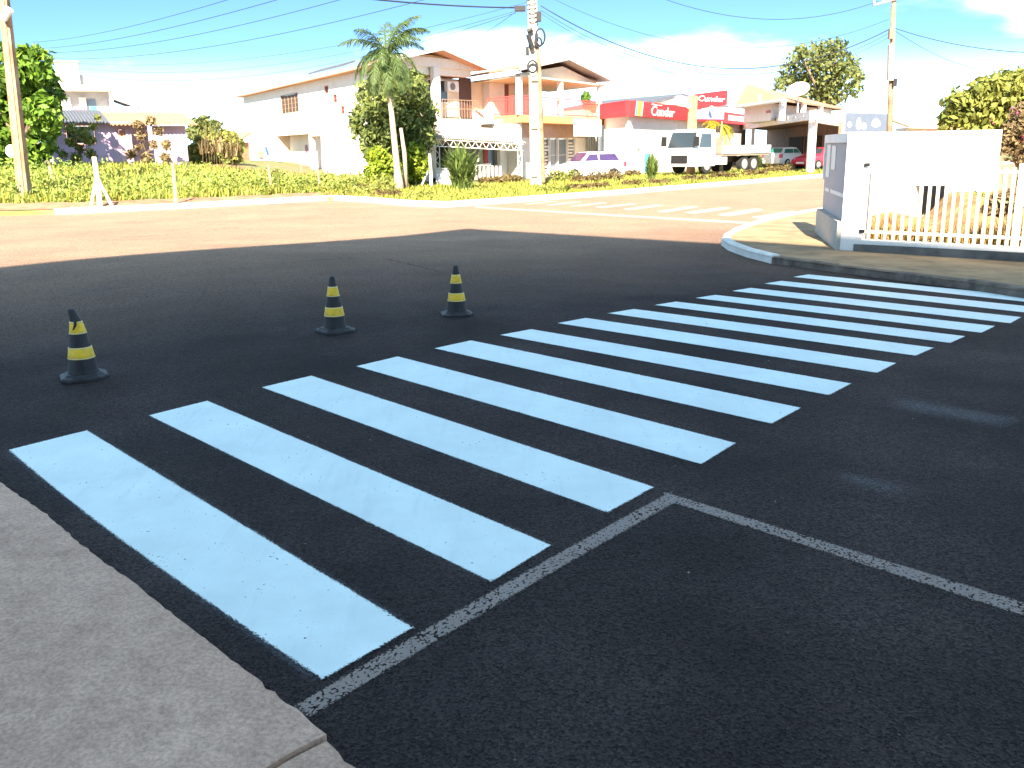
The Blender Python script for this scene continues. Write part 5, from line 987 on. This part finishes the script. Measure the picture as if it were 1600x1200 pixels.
def pbox(name, x0, y0, x1, y1, m_=BLACKP, d=0.3, tilt=0):
    a, b = at(x0, y1, YPC-d), at(x1, y0, YPC-d); mb = MB(); mb.box(a[0], b[0], a[1]-0.1, a[1]+0.12, a[2], b[2]); return mb.build(name, m_, o, bevel=0.02)
pbox('splice_box', 804, 9, 821, 18); pbox('terminal_box', 838, 18, 845.5, 34); pbox('terminal_box', 821.5, 73, 826, 87)
mb = MB(); mb.tube([at(825, 54, YPC-0.35), at(832, 76, YPC-0.35)], 0.10, 10); mb.build('splice_closure', BLACKP, o)
mb = MB(); mb.tube([at(824, 50, YPC-0.3), at(832, 46, YPC-0.3)], 0.09, 8); mb.build('clamp', BLACKP, o)
for (px, py, rpx, ry) in ((844, 58, 8, 14), (832, 104, 8, 10), (841, 66, 6, 8)):
    for j in range(3):
        mb = MB(); mb.tube([tuple(at(px+(rpx-j*0.8)*math.cos(k*math.pi/9), py+(ry-j*0.7)*math.sin(k*math.pi/9), YPC-0.32-0.03*j)) for k in range(19)], 0.022, 5, cap=False); mb.build('cable_coil', CABLE, o)
for py in (126, 201, 276):
    mb = MB(); p = at(835, py, YPC-0.2); mb.box(p[0]-0.14, p[0]+0.14, p[1]-0.05, p[1]+0.03, p[2]-0.02, p[2]+0.02); mb.build('slot', BARK, o)
for k in range(6):
    mb = MB(); p = at(831+k*0.3, 4+k*7, YPC); mb.tube([tuple(p+np.array([0.20*math.cos(a), 0.22*math.sin(a), 0.02*a])) for a in np.linspace(0, 6.3, 14)], 0.02, 5); mb.build('wire_wrap', CABLE, o)
YPL = depth_for(40, 322, 0.0); l0, l1 = at(40, 322, YPL), at(2, -40, YPL); o = thing('utility_pole', 'weathered brown utility pole leaning at the left edge', 'utility pole', l0)
mb = MB(); s_ = YPL/FPX; tbox(mb, l0-np.array([0, 0, .3]), l1, 17*s_, 0.30, 12*s_, 0.2); mb.build('shaft', WOOD, o)
mb = MB(); dd = np.array([0, -0.16, 0]); tbox(mb, l0+dd-np.array([0, 0, .3]), l1+dd*0.7, 7*s_, 0.05, 5*s_, 0.04); mb.build('web', mat('pole_face', (0.33, 0.22, 0.14), 0.9, 0.2, 3), o)
b_ = at(9, 20, YPL-0.3); mb = MB(); mb.tube([tuple(b_-np.array([.1, 0, .2])), tuple(b_+np.array([0.15, -0.1, 0.1]))], [0.10, 0.16], 10); mb.build('street_lamp_head', PAINTW, o)
YPR = 46.0; r0, r1 = at(1389.5, 260, YPR), at(1397.5, -30, YPR); o = thing('utility_pole', 'slim brown utility pole with crossarm behind the white wall', 'utility pole', (r0[0], r0[1], 0.0))
mb = MB(); mb.tube([(r0[0], r0[1], -0.3), tuple(r1)], [0.15, 0.10], 10); mb.build('shaft', WOOD, o, smooth_=True)
mb = MB(); mb.tube([tuple(at(1364, 8, YPR-0.15)), tuple(at(1412, -4, YPR-0.15))], 0.05, 6); mb.build('crossarm', mat('arm_grey', (0.3, 0.24, 0.22), 0.8), o)
for px, py in ((1366, 1), (1380, -2), (1403, -6)): mb = MB(); p = at(px, py+3, YPR-0.15); mb.tube([tuple(p), tuple(p+np.array([0, 0, 0.2]))], [0.05, 0.035], 8); mb.build('insulator', PAINTW, o)
mb = MB(); tbox(mb, at(1391, 126, YPR-0.2), at(1392, 70, YPR-0.2), 0.26, 0.2, 0.22, 0.2); mb.build('cable_bundle', mat('wrapped_cable', (0.45, 0.36, 0.28), 0.8, 0.3, 12), o)
mb = MB(); mb.box(*(lambda a, b: (a[0], b[0], a[1]-.1, a[1]+.1, a[2], b[2]))(at(1394, 135, YPR-0.2), at(1401, 123, YPR-0.2))); mb.build('junction_box', BLACKP, o)
mb = MB(); p = at(1393, 52, YPR-0.2); mb.box(p[0]-0.12, p[0]+0.1, p[1]-.1, p[1]+.1, p[2]-0.25, p[2]+0.2); mb.build('clamp', BARK, o)
def wire(label, P, Q, sag, r=0.012, name='overhead_cable', group='overhead cables'):
    P, Q = np.array(P, float), np.array(Q, float); ts = np.linspace(0, 1, 28); pts = [P+(Q-P)*t-np.array([0, 0, sag*4*t*(1-t)]) for t in ts]; mb = MB(); mb.tube(pts, r, 5)
    return tag(mb.build(name, CABLE, None, True), label, 'cable', group)
XL = lambda px, py, Y: at(px, py, Y)
wire('thick cable running left from the box on the concrete utility pole', XL(804, 12, YPC), XL(420, -22, 34), 0.15, 0.03, group=None)
LC = (((400, -14, 26), (50, 66, 58), 0.25, 0.009, 'topmost of the thin cables crossing the cyan sky at left'),
      ((480, -14, 26), (55, 76, 58), 0.3, 0.010, 'second thin cable from the top crossing the cyan sky at left'),
      ((600, -20, 28), (50, 82, 58), 0.5, 0.010, 'third thin cable from the top crossing the cyan sky at left'),
      ((720, -16, 30), (55, 90, 60), 0.7, 0.010, 'fourth thin cable from the top crossing the cyan sky at left'),
      ((825, 3, YPC), (45, 92, 62), 1.2, 0.008, 'fifth thin cable, reaching left from the top of the concrete pole'),
      ((803, 18, YPC), (60, 98, 62), 1.35, 0.008, 'thin cable below the fifth, reaching left from under the splice box'),
      ((806, 20, YPC), (60, 106, 62), 1.6, 0.009, 'lowest thin cable hanging left of the concrete utility pole'))
for a, b, sg, r, lab in LC: wire(lab, XL(*a), XL(*b), sg, r)
wire('drop cable falling from the concrete pole to the white house roof', XL(806, 18, YPC), XL(700, 74, 50), 0.2, 0.009, group=None)
for a, b, sg, r, lab in (((845, 9, YPC), (1389, 46, YPR), 2.1, 0.022, 'thick cable sagging right from the concrete pole towards the slim pole'), ((845, 16, YPC), (1389, 52, YPR), 2.2, 0.010, 'thin cable just below the thick one right of the concrete pole'),
                          ((845, 21, YPC), (1389, 58, YPR), 2.3, 0.009, 'lowest thin cable sagging right from the concrete pole'), ((862, -3, YPC), (1389, 30, YPR), 1.6, 0.009, 'thin cable above the thick one right of the concrete pole')):
    wire(lab, XL(*a), XL(*b), sg, r)
wire('high cable crossing the top of the sky towards the slim pole', XL(1010, -12, 40), XL(1372, 2, YPR), 0.9, 0.012, group=None)
wire('upper cable leaving the slim pole to the right', XL(1398, 44, YPR), XL(1680, 82, 40), 0.35, 0.016, group=None)
wire('lower cable drooping from the slim pole behind the wall', XL(1398, 48, YPR), XL(1560, 112, 60), 0.4, 0.012, group=None)

# ================================================================== VEHICLES
def hull(mb, secs):
    """loft of closed sections (same point count)"""
    k = len(mb.v); n = len(secs[0]); mb.v += [tuple(p) for s in secs for p in s]
    for i in range(len(secs)-1):
        for j in range(n): mb.f.append((k+i*n+j, k+i*n+(j+1) % n, k+(i+1)*n+(j+1) % n, k+(i+1)*n+j))
    mb.f += [tuple(k+j for j in range(n))[::-1], tuple(k+(len(secs)-1)*n+j for j in range(n))]
def placer(o_xy, ang, z):
    c, s = math.cos(ang), math.sin(ang)
    return lambda x, y, h: (o_xy[0]+x*c-y*s, o_xy[1]+x*s+y*c, z+h)
def wheel(o, T, x, y, r, w, out):
    mb = MB(); mb.tube([T(x, y-w/2, r), T(x, y+w/2, r)], r, 20); ty = mb.build('wheel', TYRE, o)
    mb = MB(); mb.tube([T(x, y+out*(w/2+0.001), r), T(x, y+out*(w/2+0.02), r)], r*0.62, 16); mb.build('rim', RIM, ty)
def car(label, xy, ang, paint, z=0.05, L=4.0, W=1.66, H=1.45, hatch=True, glass=GLASS):
    o = thing('parked_car', label, 'car', (*xy, z)); T = placer(xy, ang, z); h = W/2   # x forwards
    low = [(-L/2, 0.55, 0.80), (-L/2+0.05, 0.30, 0.92), (-L/2+0.35, 0.22, 0.95), (-0.6, 0.22, 0.93), (0.55, 0.22, 0.90), (L/2-0.75, 0.22, 0.82), (L/2-0.12, 0.28, 0.70), (L/2, 0.40, 0.58)]
    secs = []
    for x, z0, z1 in low:
        k = 1-0.12*max(0, abs(x)/(L/2)-0.75)*4; w = h*k; secs.append([T(x, -w*0.94, z0), T(x, -w, (z0+z1)/2-0.05), T(x, -w*0.98, z1-0.06), T(x, -w*0.90, z1), T(x, w*0.90, z1), T(x, w*0.98, z1-0.06), T(x, w, (z0+z1)/2-0.05), T(x, w*0.94, z0)])
    mb = MB(); hull(mb, secs); mb.build('body', paint, o, smooth_=False, bevel=0.015)
    rr = -L/2+(0.10 if hatch else 0.75); top = [(rr, 0.92, 0.93, 0.90), (rr+0.45, 0.92, H-0.05, 0.76), (-0.35, 0.92, H, 0.76), (0.25, 0.90, H-0.04, 0.75), (L/2-1.05, 0.86, 0.88, 0.86)]
    secs = [[T(x, -h*0.92, z0), T(x, -h*wt, z1), T(x, h*wt, z1), T(x, h*0.92, z0)] for x, z0, z1, wt in top]; mb = MB(); hull(mb, secs); mb.build('cabin', paint, o, bevel=0.02)
    for sd_ in (-1, 1):
        for xa, xb, ta, tb_ in ((rr+0.30, -0.32, rr+0.52, -0.30), (-0.24, L/2-1.32, -0.22, 0.22)):
            e = lambda x, zz, k: T(x, sd_*(h*(0.92-(0.92-0.76)*(zz-0.92)/(H-0.92))+k), zz)
            mb = MB(); zz0, zz1 = 0.97, H-0.12; mb.hexa([e(xa, zz0, -0.02), e(xb, zz0, -0.02), e(xb, zz0, 0.012), e(xa, zz0, 0.012), e(ta, zz1, -0.02), e(tb_, zz1, -0.02), e(tb_, zz1, 0.012), e(ta, zz1, 0.012)]); mb.build('window', glass, o)
        for x in (-L/2+0.75, L/2-0.72): wheel(o, T, x, sd_*(h-0.09), 0.30, 0.19, sd_)
        mb = MB(); x = -L/2+0.02; mb.hexa([T(x-0.03, sd_*h*0.72, 0.66), T(x+0.14, sd_*h*0.93, 0.66), T(x+0.14, sd_*h*0.97, 0.66), T(x-0.04, sd_*h*0.90, 0.66), T(x-0.03, sd_*h*0.72, 0.90), T(x+0.14, sd_*h*0.92, 0.92), T(x+0.14, sd_*h*0.96, 0.92), T(x-0.03, sd_*h*0.89, 0.90)]); mb.build('tail_light', CARR, o)
        mb = MB(); x = L/2-0.06; mb.hexa([T(x-0.16, sd_*h*0.62, 0.52), T(x+0.03, sd_*h*0.55, 0.52), T(x+0.02, sd_*h*0.86, 0.52), T(x-0.14, sd_*h*0.93, 0.52), T(x-0.16, sd_*h*0.62, 0.66), T(x+0.0, sd_*h*0.55, 0.66), T(x-0.02, sd_*h*0.86, 0.66), T(x-0.18, sd_*h*0.90, 0.68)]); mb.build('headlight', PAINTW, o)
    for nm, x0, x1, z0, z1 in (('windscreen', L/2-1.12, 0.30, 0.92, H-0.08), ('rear_window', rr+0.06, rr+0.40, 1.0, H-0.10)):
        s_ = 0.012 if nm == 'windscreen' else -0.012; mb = MB(); mb.hexa([T(x0, -h*0.78, z0), T(x0, h*0.78, z0), T(x0+s_, h*0.78, z0+0.02), T(x0+s_, -h*0.78, z0+0.02), T(x1, -h*0.66, z1), T(x1, h*0.66, z1), T(x1+s_*3, h*0.66, z1+0.03), T(x1+s_*3, -h*0.66, z1+0.03)]); mb.build(nm, glass, o)
    mb = MB(); mb.hexa([T(L/2-0.03, -0.3, 0.36), T(L/2+0.02, -0.3, 0.36), T(L/2+0.02, 0.3, 0.36), T(L/2-0.03, 0.3, 0.36), T(L/2-0.03, -0.3, 0.46), T(L/2+0.02, -0.3, 0.46), T(L/2+0.02, 0.3, 0.46), T(L/2-0.03, 0.3, 0.46)]); mb.build('number_plate', PAINTW, o)
    return o
p = at(918, 262, 49); car('white hatchback parked behind the verge in front of the shop', p[:2], math.radians(202), CARW, 0.02, L=3.7, H=1.42, glass=glassmat('violet_glass', (0.05, 0.03, 0.10), 0.2))
p = at(1228, 250, 66); car('white saloon parked under the edge of the carport', p[:2], math.radians(42), CARW, 0.12, L=3.7, H=1.36, glass=glassmat('green_glass', (0.03, 0.16, 0.12), 0.1))
p = at(1280, 250, 60); car('dark red car parked beside the carport column', p[:2], math.radians(212), CARR, 0.12, L=3.5, H=1.33)
# truck
tw = at(1078, 262, 52); ang = math.atan2(-E1[1], -E1[0])-0.12; T = placer(tw[:2], ang, 0.0); TR_Z = at(1083, 268, 52)[2]
o = thing('flatbed_truck', 'white cab-over truck with low-sided bed facing left behind the young palm', 'truck', (tw[0], tw[1], 0.0)); zb0 = max(0.0, TR_Z-0.1); T = placer(tw[:2], ang, zb0)
W = 1.05; cab = [(0.95, 0.55, 1.25, 1.0), (1.0, 0.42, 1.30, 1.0), (1.0, 0.42, 1.32, 1.0)]
mb = MB(); secs = [[T(x, -W*k, 0.38), T(x, -W*k, zt1), T(x, W*k, zt1), T(x, W*k, 0.38)] for x, zt1, k in ((-0.85, 1.30, 1), (0.85, 1.28, 1), (0.95, 1.22, 0.97))]; hull(mb, secs); mb.build('cab_lower', CARW, o, bevel=0.03)
mb = MB(); secs = [[T(x, -W*k, 1.285), T(x, -W*k*0.93, zt1), T(x, W*k*0.93, zt1), T(x, W*k, 1.285)] for x, zt1, k in ((-0.85, 2.28, 1), (-0.1, 2.34, 1), (0.45, 2.28, 1), (0.85, 1.30, 1))]; hull(mb, secs); mb.build('cab_upper', CARW, o, bevel=0.03)
mb = MB(); q0, q1 = (0.83, 1.38), (0.52, 2.16); mb.hexa([T(q0[0], -W*0.84, q0[1]), T(q0[0], W*0.84, q0[1]), T(q0[0]+0.04, W*0.84, q0[1]+0.01), T(q0[0]+0.04, -W*0.84, q0[1]+0.01), T(q1[0], -W*0.78, q1[1]), T(q1[0], W*0.78, q1[1]), T(q1[0]+0.04, W*0.78, q1[1]+0.01), T(q1[0]+0.04, -W*0.78, q1[1]+0.01)]); mb.build('windscreen', GLASS, o)
for sd_ in (-1, 1):
    mb = MB(); y0, y1 = sd_*W*0.985, sd_*W*1.006; mb.hexa([T(-0.45, y0, 1.38), T(0.62, y0, 1.38), T(0.62, y1, 1.38), T(-0.45, y1, 1.38), T(-0.45, y0*0.95, 2.08), T(0.38, y0*0.95, 2.08), T(0.38, y1*0.96, 2.08), T(-0.45, y1*0.96, 2.08)]); mb.build('side_window', GLASS, o)
    mb = MB(); mb.hexa([T(0.88, sd_*0.95, 1.45), T(0.98, sd_*0.95, 1.45), T(0.98, sd_*1.25, 1.45), T(0.88, sd_*1.25, 1.45), T(0.88, sd_*0.95, 1.95), T(0.94, sd_*0.95, 1.95), T(0.94, sd_*1.25, 1.95), T(0.88, sd_*1.25, 1.95)]); mb.build('mirror', BLACKP, o)
    mb = MB(); mb.hexa([T(0.90, sd_*0.6, 0.60), T(0.975, sd_*0.6, 0.60), T(0.975, sd_*0.92, 0.60), T(0.90, sd_*0.92, 0.60), T(0.90, sd_*0.6, 0.80), T(0.972, sd_*0.6, 0.80), T(0.972, sd_*0.92, 0.80), T(0.90, sd_*0.92, 0.80)]); mb.build('headlight', METAL, o)
    for x in (-0.15, -3.6, -4.5): wheel(o, T, x, sd_*0.88, 0.44, 0.26, sd_)
    mb = MB(); mb.hexa([T(-5.9, sd_*1.12, 1.02), T(-1.35, sd_*1.12, 1.02), T(-1.35, sd_*1.17, 1.02), T(-5.9, sd_*1.17, 1.02), T(-5.9, sd_*1.12, 1.45), T(-1.35, sd_*1.12, 1.45), T(-1.35, sd_*1.17, 1.45), T(-5.9, sd_*1.17, 1.45)]); mb.build('bed_side', CARW, o)
    mb = MB(); mb.hexa([T(-1.9, sd_*0.7, 0.45), T(-1.2, sd_*0.7, 0.45), T(-1.2, sd_*1.05, 0.45), T(-1.9, sd_*1.05, 0.45), T(-1.9, sd_*0.7, 0.9), T(-1.2, sd_*0.7, 0.9), T(-1.2, sd_*1.05, 0.9), T(-1.9, sd_*1.05, 0.9)]); mb.build('fuel_tank', METAL, o)
mb = MB(); mb.hexa([T(0.955, -0.55, 0.55), T(0.985, -0.55, 0.55), T(0.985, 0.55, 0.55), T(0.955, 0.55, 0.55), T(0.94, -0.55, 0.98), T(0.97, -0.55, 0.98), T(0.97, 0.55, 0.98), T(0.94, 0.55, 0.98)]); mb.build('grille', BLACKP, o)
mb = MB(); mb.hexa([T(-5.9, -1.12, 0.9), T(-1.3, -1.12, 0.9), T(-1.3, 1.12, 0.9), T(-5.9, 1.12, 0.9), T(-5.9, -1.12, 1.018), T(-1.3, -1.12, 1.018), T(-1.3, 1.12, 1.018), T(-5.9, 1.12, 1.018)]); mb.build('bed_floor', mat('bed_wood', (0.25, 0.2, 0.16), 0.9), o)
mb = MB(); mb.hexa([T(-5.8, -0.4, 0.55), T(0.7, -0.4, 0.55), T(0.7, 0.4, 0.55), T(-5.8, 0.4, 0.55), T(-5.8, -0.4, 0.85), T(-0.86, -0.4, 0.85), T(-0.86, 0.4, 0.85), T(-5.8, 0.4, 0.85)]); mb.build('chassis', mat('chassis_brown', (0.12, 0.08, 0.06), 0.8), o)
mb = MB(); mb.hexa([T(-1.32, -1.1, 1.02), T(-1.26, -1.1, 1.02), T(-1.26, 1.1, 1.02), T(-1.32, 1.1, 1.02), T(-1.32, -1.1, 1.9), T(-1.26, -1.1, 1.9), T(-1.26, 1.1, 1.9), T(-1.32, 1.1, 1.9)]); mb.build('headboard', mat('bed_wood', (0.25, 0.2, 0.16), 0.9), o)

# ================================================================== SMALL THINGS ON THE LOT
def post(px0, py0, px1, py1, label, w=0.12, material=POSTM, group=None, dY=0.0, brace=()):
    Y = depth_for(px1, py1, float(ZFAR+0.2))+dY; b, t = at(px1, py1, Y), at(px0, py0, Y); zb = float(zland(b[0], b[1])); o = thing('fence_post', label, 'post', (b[0], b[1], zb), group); mb = MB()
    mb.tube([b-np.array([0, 0, 0.4]), (b+t)/2+np.array([0.01, 0, 0]), t], [w*0.55, w*0.52, w*0.46], 7); mb.build('shaft', material, o)
    for bx in brace:
        mb = MB(); e = at(px1+bx, py1-1, Y+0.2); mb.tube([(e[0], e[1], e[2]-0.2), tuple(b+(t-b)*0.62)], [0.05, 0.04], 6); mb.build('brace', material, o)
    return o
post(77, 259, 90, 310, 'grey wooden post between the leaning pole and the white post', 0.13)
post(147, 245, 156, 321, 'white concrete post with two braces near the kerb', 0.15, PAINTW, brace=(-16, 22))
post(270, 255, 274.5, 316, 'wooden post standing alone right of the braced white post', 0.12)
post(419, 257, 424, 300, 'pale post in front of the boarded shed and meter box', 0.10)
post(470, 256, 471, 290, 'thin post before the porch of the white house', 0.09, dY=3)
post(496, 264, 500, 298, 'short pale post right of the house porch', 0.09)
post(592, 248, 592.5, 291, 'white post in front of the left lime-green shrub', 0.11, PAINTW)
post(671, 240, 674, 290, 'white post with one brace left of the lattice awning', 0.13, PAINTW, brace=(-18,))
o = post(24, 250, 2, 304, 'thick tilted stake holding a white plate at the far left', 0.2)
p = at(18, 236, depth_for(2, 304, ZFAR+0.2)-0.2); mb = MB(); mb.tube([tuple(p), tuple(p+np.array([0, 0.04, 0]))], 0.26, 18); mb.build('plate', PAINTW, o)
# white box under the awning edge
p = at(692, 283, 45.2); mb = MB(); mb.box(p[0]-0.32, p[0]+0.4, p[1]-0.2, p[1]+0.2, 0.0, 0.75); mb.box(p[0]-0.36, p[0]+0.44, p[1]-0.24, p[1]+0.24, 0.752, 0.80); tag(mb.build('white_crate', mat('lilac_white', (0.66, 0.64, 0.72), 0.6), None, origin=(p[0], p[1], 0.0)), 'pale box standing at the foot of the lattice awning', 'box')
# blue chairs on the house porch
def chair(px, py, label, rot):
    f_ = H1.hit(px, py); b = np.array(H1.P(f_[0], 0.05, 0.6)); b[2] = float(zland(b[0], b[1])); o = thing('plastic_chair', label, 'chair', b, 'blue chairs on the porch'); T = placer(b[:2], rot, b[2]); CB = mat('blue_plastic', (0.08, 0.20, 0.55), 0.4)
    def bx(n, x0, x1, y0, y1, z0, z1, lean=0): mb = MB(); mb.hexa([T(x0, y0, z0), T(x1, y0, z0), T(x1, y1, z0), T(x0, y1, z0), T(x0-lean, y0, z1), T(x1-lean, y0, z1), T(x1-lean, y1, z1), T(x0-lean, y1, z1)]); mb.build(n, CB, o, bevel=0.008)
    bx('seat', -.22, .22, -.22, .22, .41, .45); bx('backrest', -.22, -.18, -.22, .22, .451, .95, .14)
    for x in (-.2, .17):
        for y in (-.2, .17): bx('leg', x, x+.03, y, y+.03, 0, .41)
    for y in (-.25, .222): bx('armrest', -.18, .2, y, y+.03, .62, .65); bx('arm_post', .17, .2, y, y+.03, .45, .619)
chair(440, 278, 'left blue plastic chair outside the white house porch', 0.6); chair(452, 277, 'right blue plastic chair outside the white house porch', 0.2)
# rubbish, stones
for k in range(26):
    px, py = rng.uniform(100, 520), rng.uniform(316, 326); g = atz(px, py, 0.06); r = rng.uniform(0.04, 0.12); g[1] = ykerb(g[0])+rng.uniform(0.5, 1.6); mb = MB(); mb.lathe(0, 0, [(r*0.6, 0), (r, r*0.3), (r*0.7, r*0.75), (r*0.2, r*0.9)], 7)
    o = mb.build('stone', SOIL if k % 3 else POSTM, None); o.location = (g[0], g[1], float(zland(g[0], g[1]))-0.01); tag(o, 'small stone on the soil bank behind the left kerb', 'stone', 'stones on the soil bank')
GRIT = mat('grit', (0.26, 0.25, 0.25), 0.9, 0.3, 30)
for k in range(30):
    px, py = rng.uniform(150, 1590), rng.uniform(560, 1190); g = gnd(px, py); r = rng.uniform(0.002, 0.0055)
    if uv(g[0], g[1])[0] < 0.1: continue
    mb = MB(); mb.lathe(0, 0, [(r*0.7, 0), (r, r*0.4), (r*0.5, r*0.8)], 5); o = mb.build('pebble', GRIT if k % 2 else DIRTK); o.location = (g[0], g[1], g[2]); tag(o, 'tiny loose pebble lying on the dark asphalt', 'pebble', 'pebbles on the asphalt')

# dry planting inside the yard and cracks in the road
tree('dry_shrub', 'ochre dry shrub behind the right end of the railing', 'shrub', 15.0, base_at(1575, 15.1, 0.2), [(1560, 318, 16), (1580, 310, 14), (1545, 335, 14), (1590, 330, 18), (1570, 345, 14)], 1500, 0.11, L_DRY, 0.03, dy=0.2)
tree('dry_shrub', 'yellow-green shrub low behind the middle of the railing', 'shrub', 15.9, base_at(1522, 16.0, 0.2), [(1510, 318, 11), (1528, 312, 13), (1520, 332, 12), (1500, 335, 9), (1540, 325, 10)], 1300, 0.10, L_YE, 0.03, dy=0.2)
CRK = mat('crack_fill', (0.012, 0.011, 0.011), 0.95, 0.2, 20)
def crack(pts, w):
    P_ = []
    for a, b in zip(pts[:-1], pts[1:]):
        n = 14
        for k in range(n): P_.append((a[0]+(b[0]-a[0])*k/n, a[1]+(b[1]-a[1])*k/n))
    P_ = [gnd(*p)[:2]+rng.normal(0, 0.012, 2) for p in P_]; v = []
    for i, p in enumerate(P_):
        ww = w*rng.uniform(0.3, 1.0)*(0.2 if i in (0, len(P_)-1) else 1)
        for sgn in (-1, 1): q_ = p+E2*0.0+np.array([0.2, 1.0])*sgn*ww/2; v.append((q_[0], q_[1], float(zg(q_[0], q_[1]))+0.003))
    me = bpy.data.meshes.new('crack'); me.from_pydata(v, [], [(2*i, 2*i+1, 2*i+3, 2*i+2) for i in range(len(P_)-1)]); me.update(); link('crack', me, CRK, road)
crack([(436, 412), (470, 409), (520, 405), (560, 403)], 0.05); crack([(599, 404), (645, 414), (690, 426)], 0.05); crack([(190, 371), (250, 368), (310, 361), (380, 355)], 0.09); crack([(60, 470), (140, 455), (220, 447)], 0.03); crack([(800, 408), (900, 404), (1000, 410)], 0.03)

nq = 5200; dd_ = 0.3+2.7*rng.random(nq); aa = 0.45-0.38*dd_+5.5*rng.random(nq); P0 = np.array([FWALL.P(a, 0, -d) for a, d in zip(aa, dd_)]); P0[:, 2] = 0.12+0.10*smooth(0, 3, dd_)+0.35*smooth(2.2, 3.4, aa)*smooth(1.0, 3.0, dd_)
hh = rng.uniform(0.1, 0.42, nq)*(0.5+0.5*smooth(1.2, 2.4, aa)); an = rng.random(nq)*6.28; sd_ = np.stack([np.cos(an), np.sin(an), 0*an], 1)*0.012; tip = P0+np.stack([-np.sin(an)*hh*0.4, np.cos(an)*hh*0.4, hh], 1)
stuff(link('yard_grass', quads_mesh('yard_grass', np.stack([P0-sd_, P0+sd_, tip+sd_*0.3, tip-sd_*0.3], 1)), leafmat('straw', (0.16, 0.10, 0.03), (0.42, 0.30, 0.10))), 'straw coloured dry grass in the yard behind the railing', 'grass')

# heap of ochre soil against the yard wall
s0_, s1_ = FWALL.hit(1362, 330)[0]*1.0, FWALL.hit(1640, 330)[0]; nn_ = 26; mm_ = 9; v = []
for j in range(mm_):
    for i in range(nn_):
        d_ = 0.9+2.25*j/(mm_-1); a_ = 0.42-0.40*d_+(s1_+1.2)*i/(nn_-1); hgt_ = 0.10+(0.26+0.42*smooth(0.28, 0.42, i/(nn_-1)))*smooth(0.0, 0.75, j/(mm_-1))+0.05*math.sin(a_*7+d_*5)
        v.append(FWALL.P(a_, hgt_, -d_))
me = bpy.data.meshes.new('soil_heap'); me.from_pydata(v, [], [(j*nn_+i, j*nn_+i+1, (j+1)*nn_+i+1, (j+1)*nn_+i) for j in range(mm_-1) for i in range(nn_-1)]); me.update()
for p in me.polygons: p.use_smooth = True
tag(link('soil_heap', me, mat('ochre_soil', (0.30, 0.17, 0.07), 0.95, 0.4, 5, 0.8, 14, stain=(0.10, 0.06, 0.03), stain_amt=0.7, stain_scale=4)), 'ochre soil heap against the yard wall behind the railing', 'soil heap')
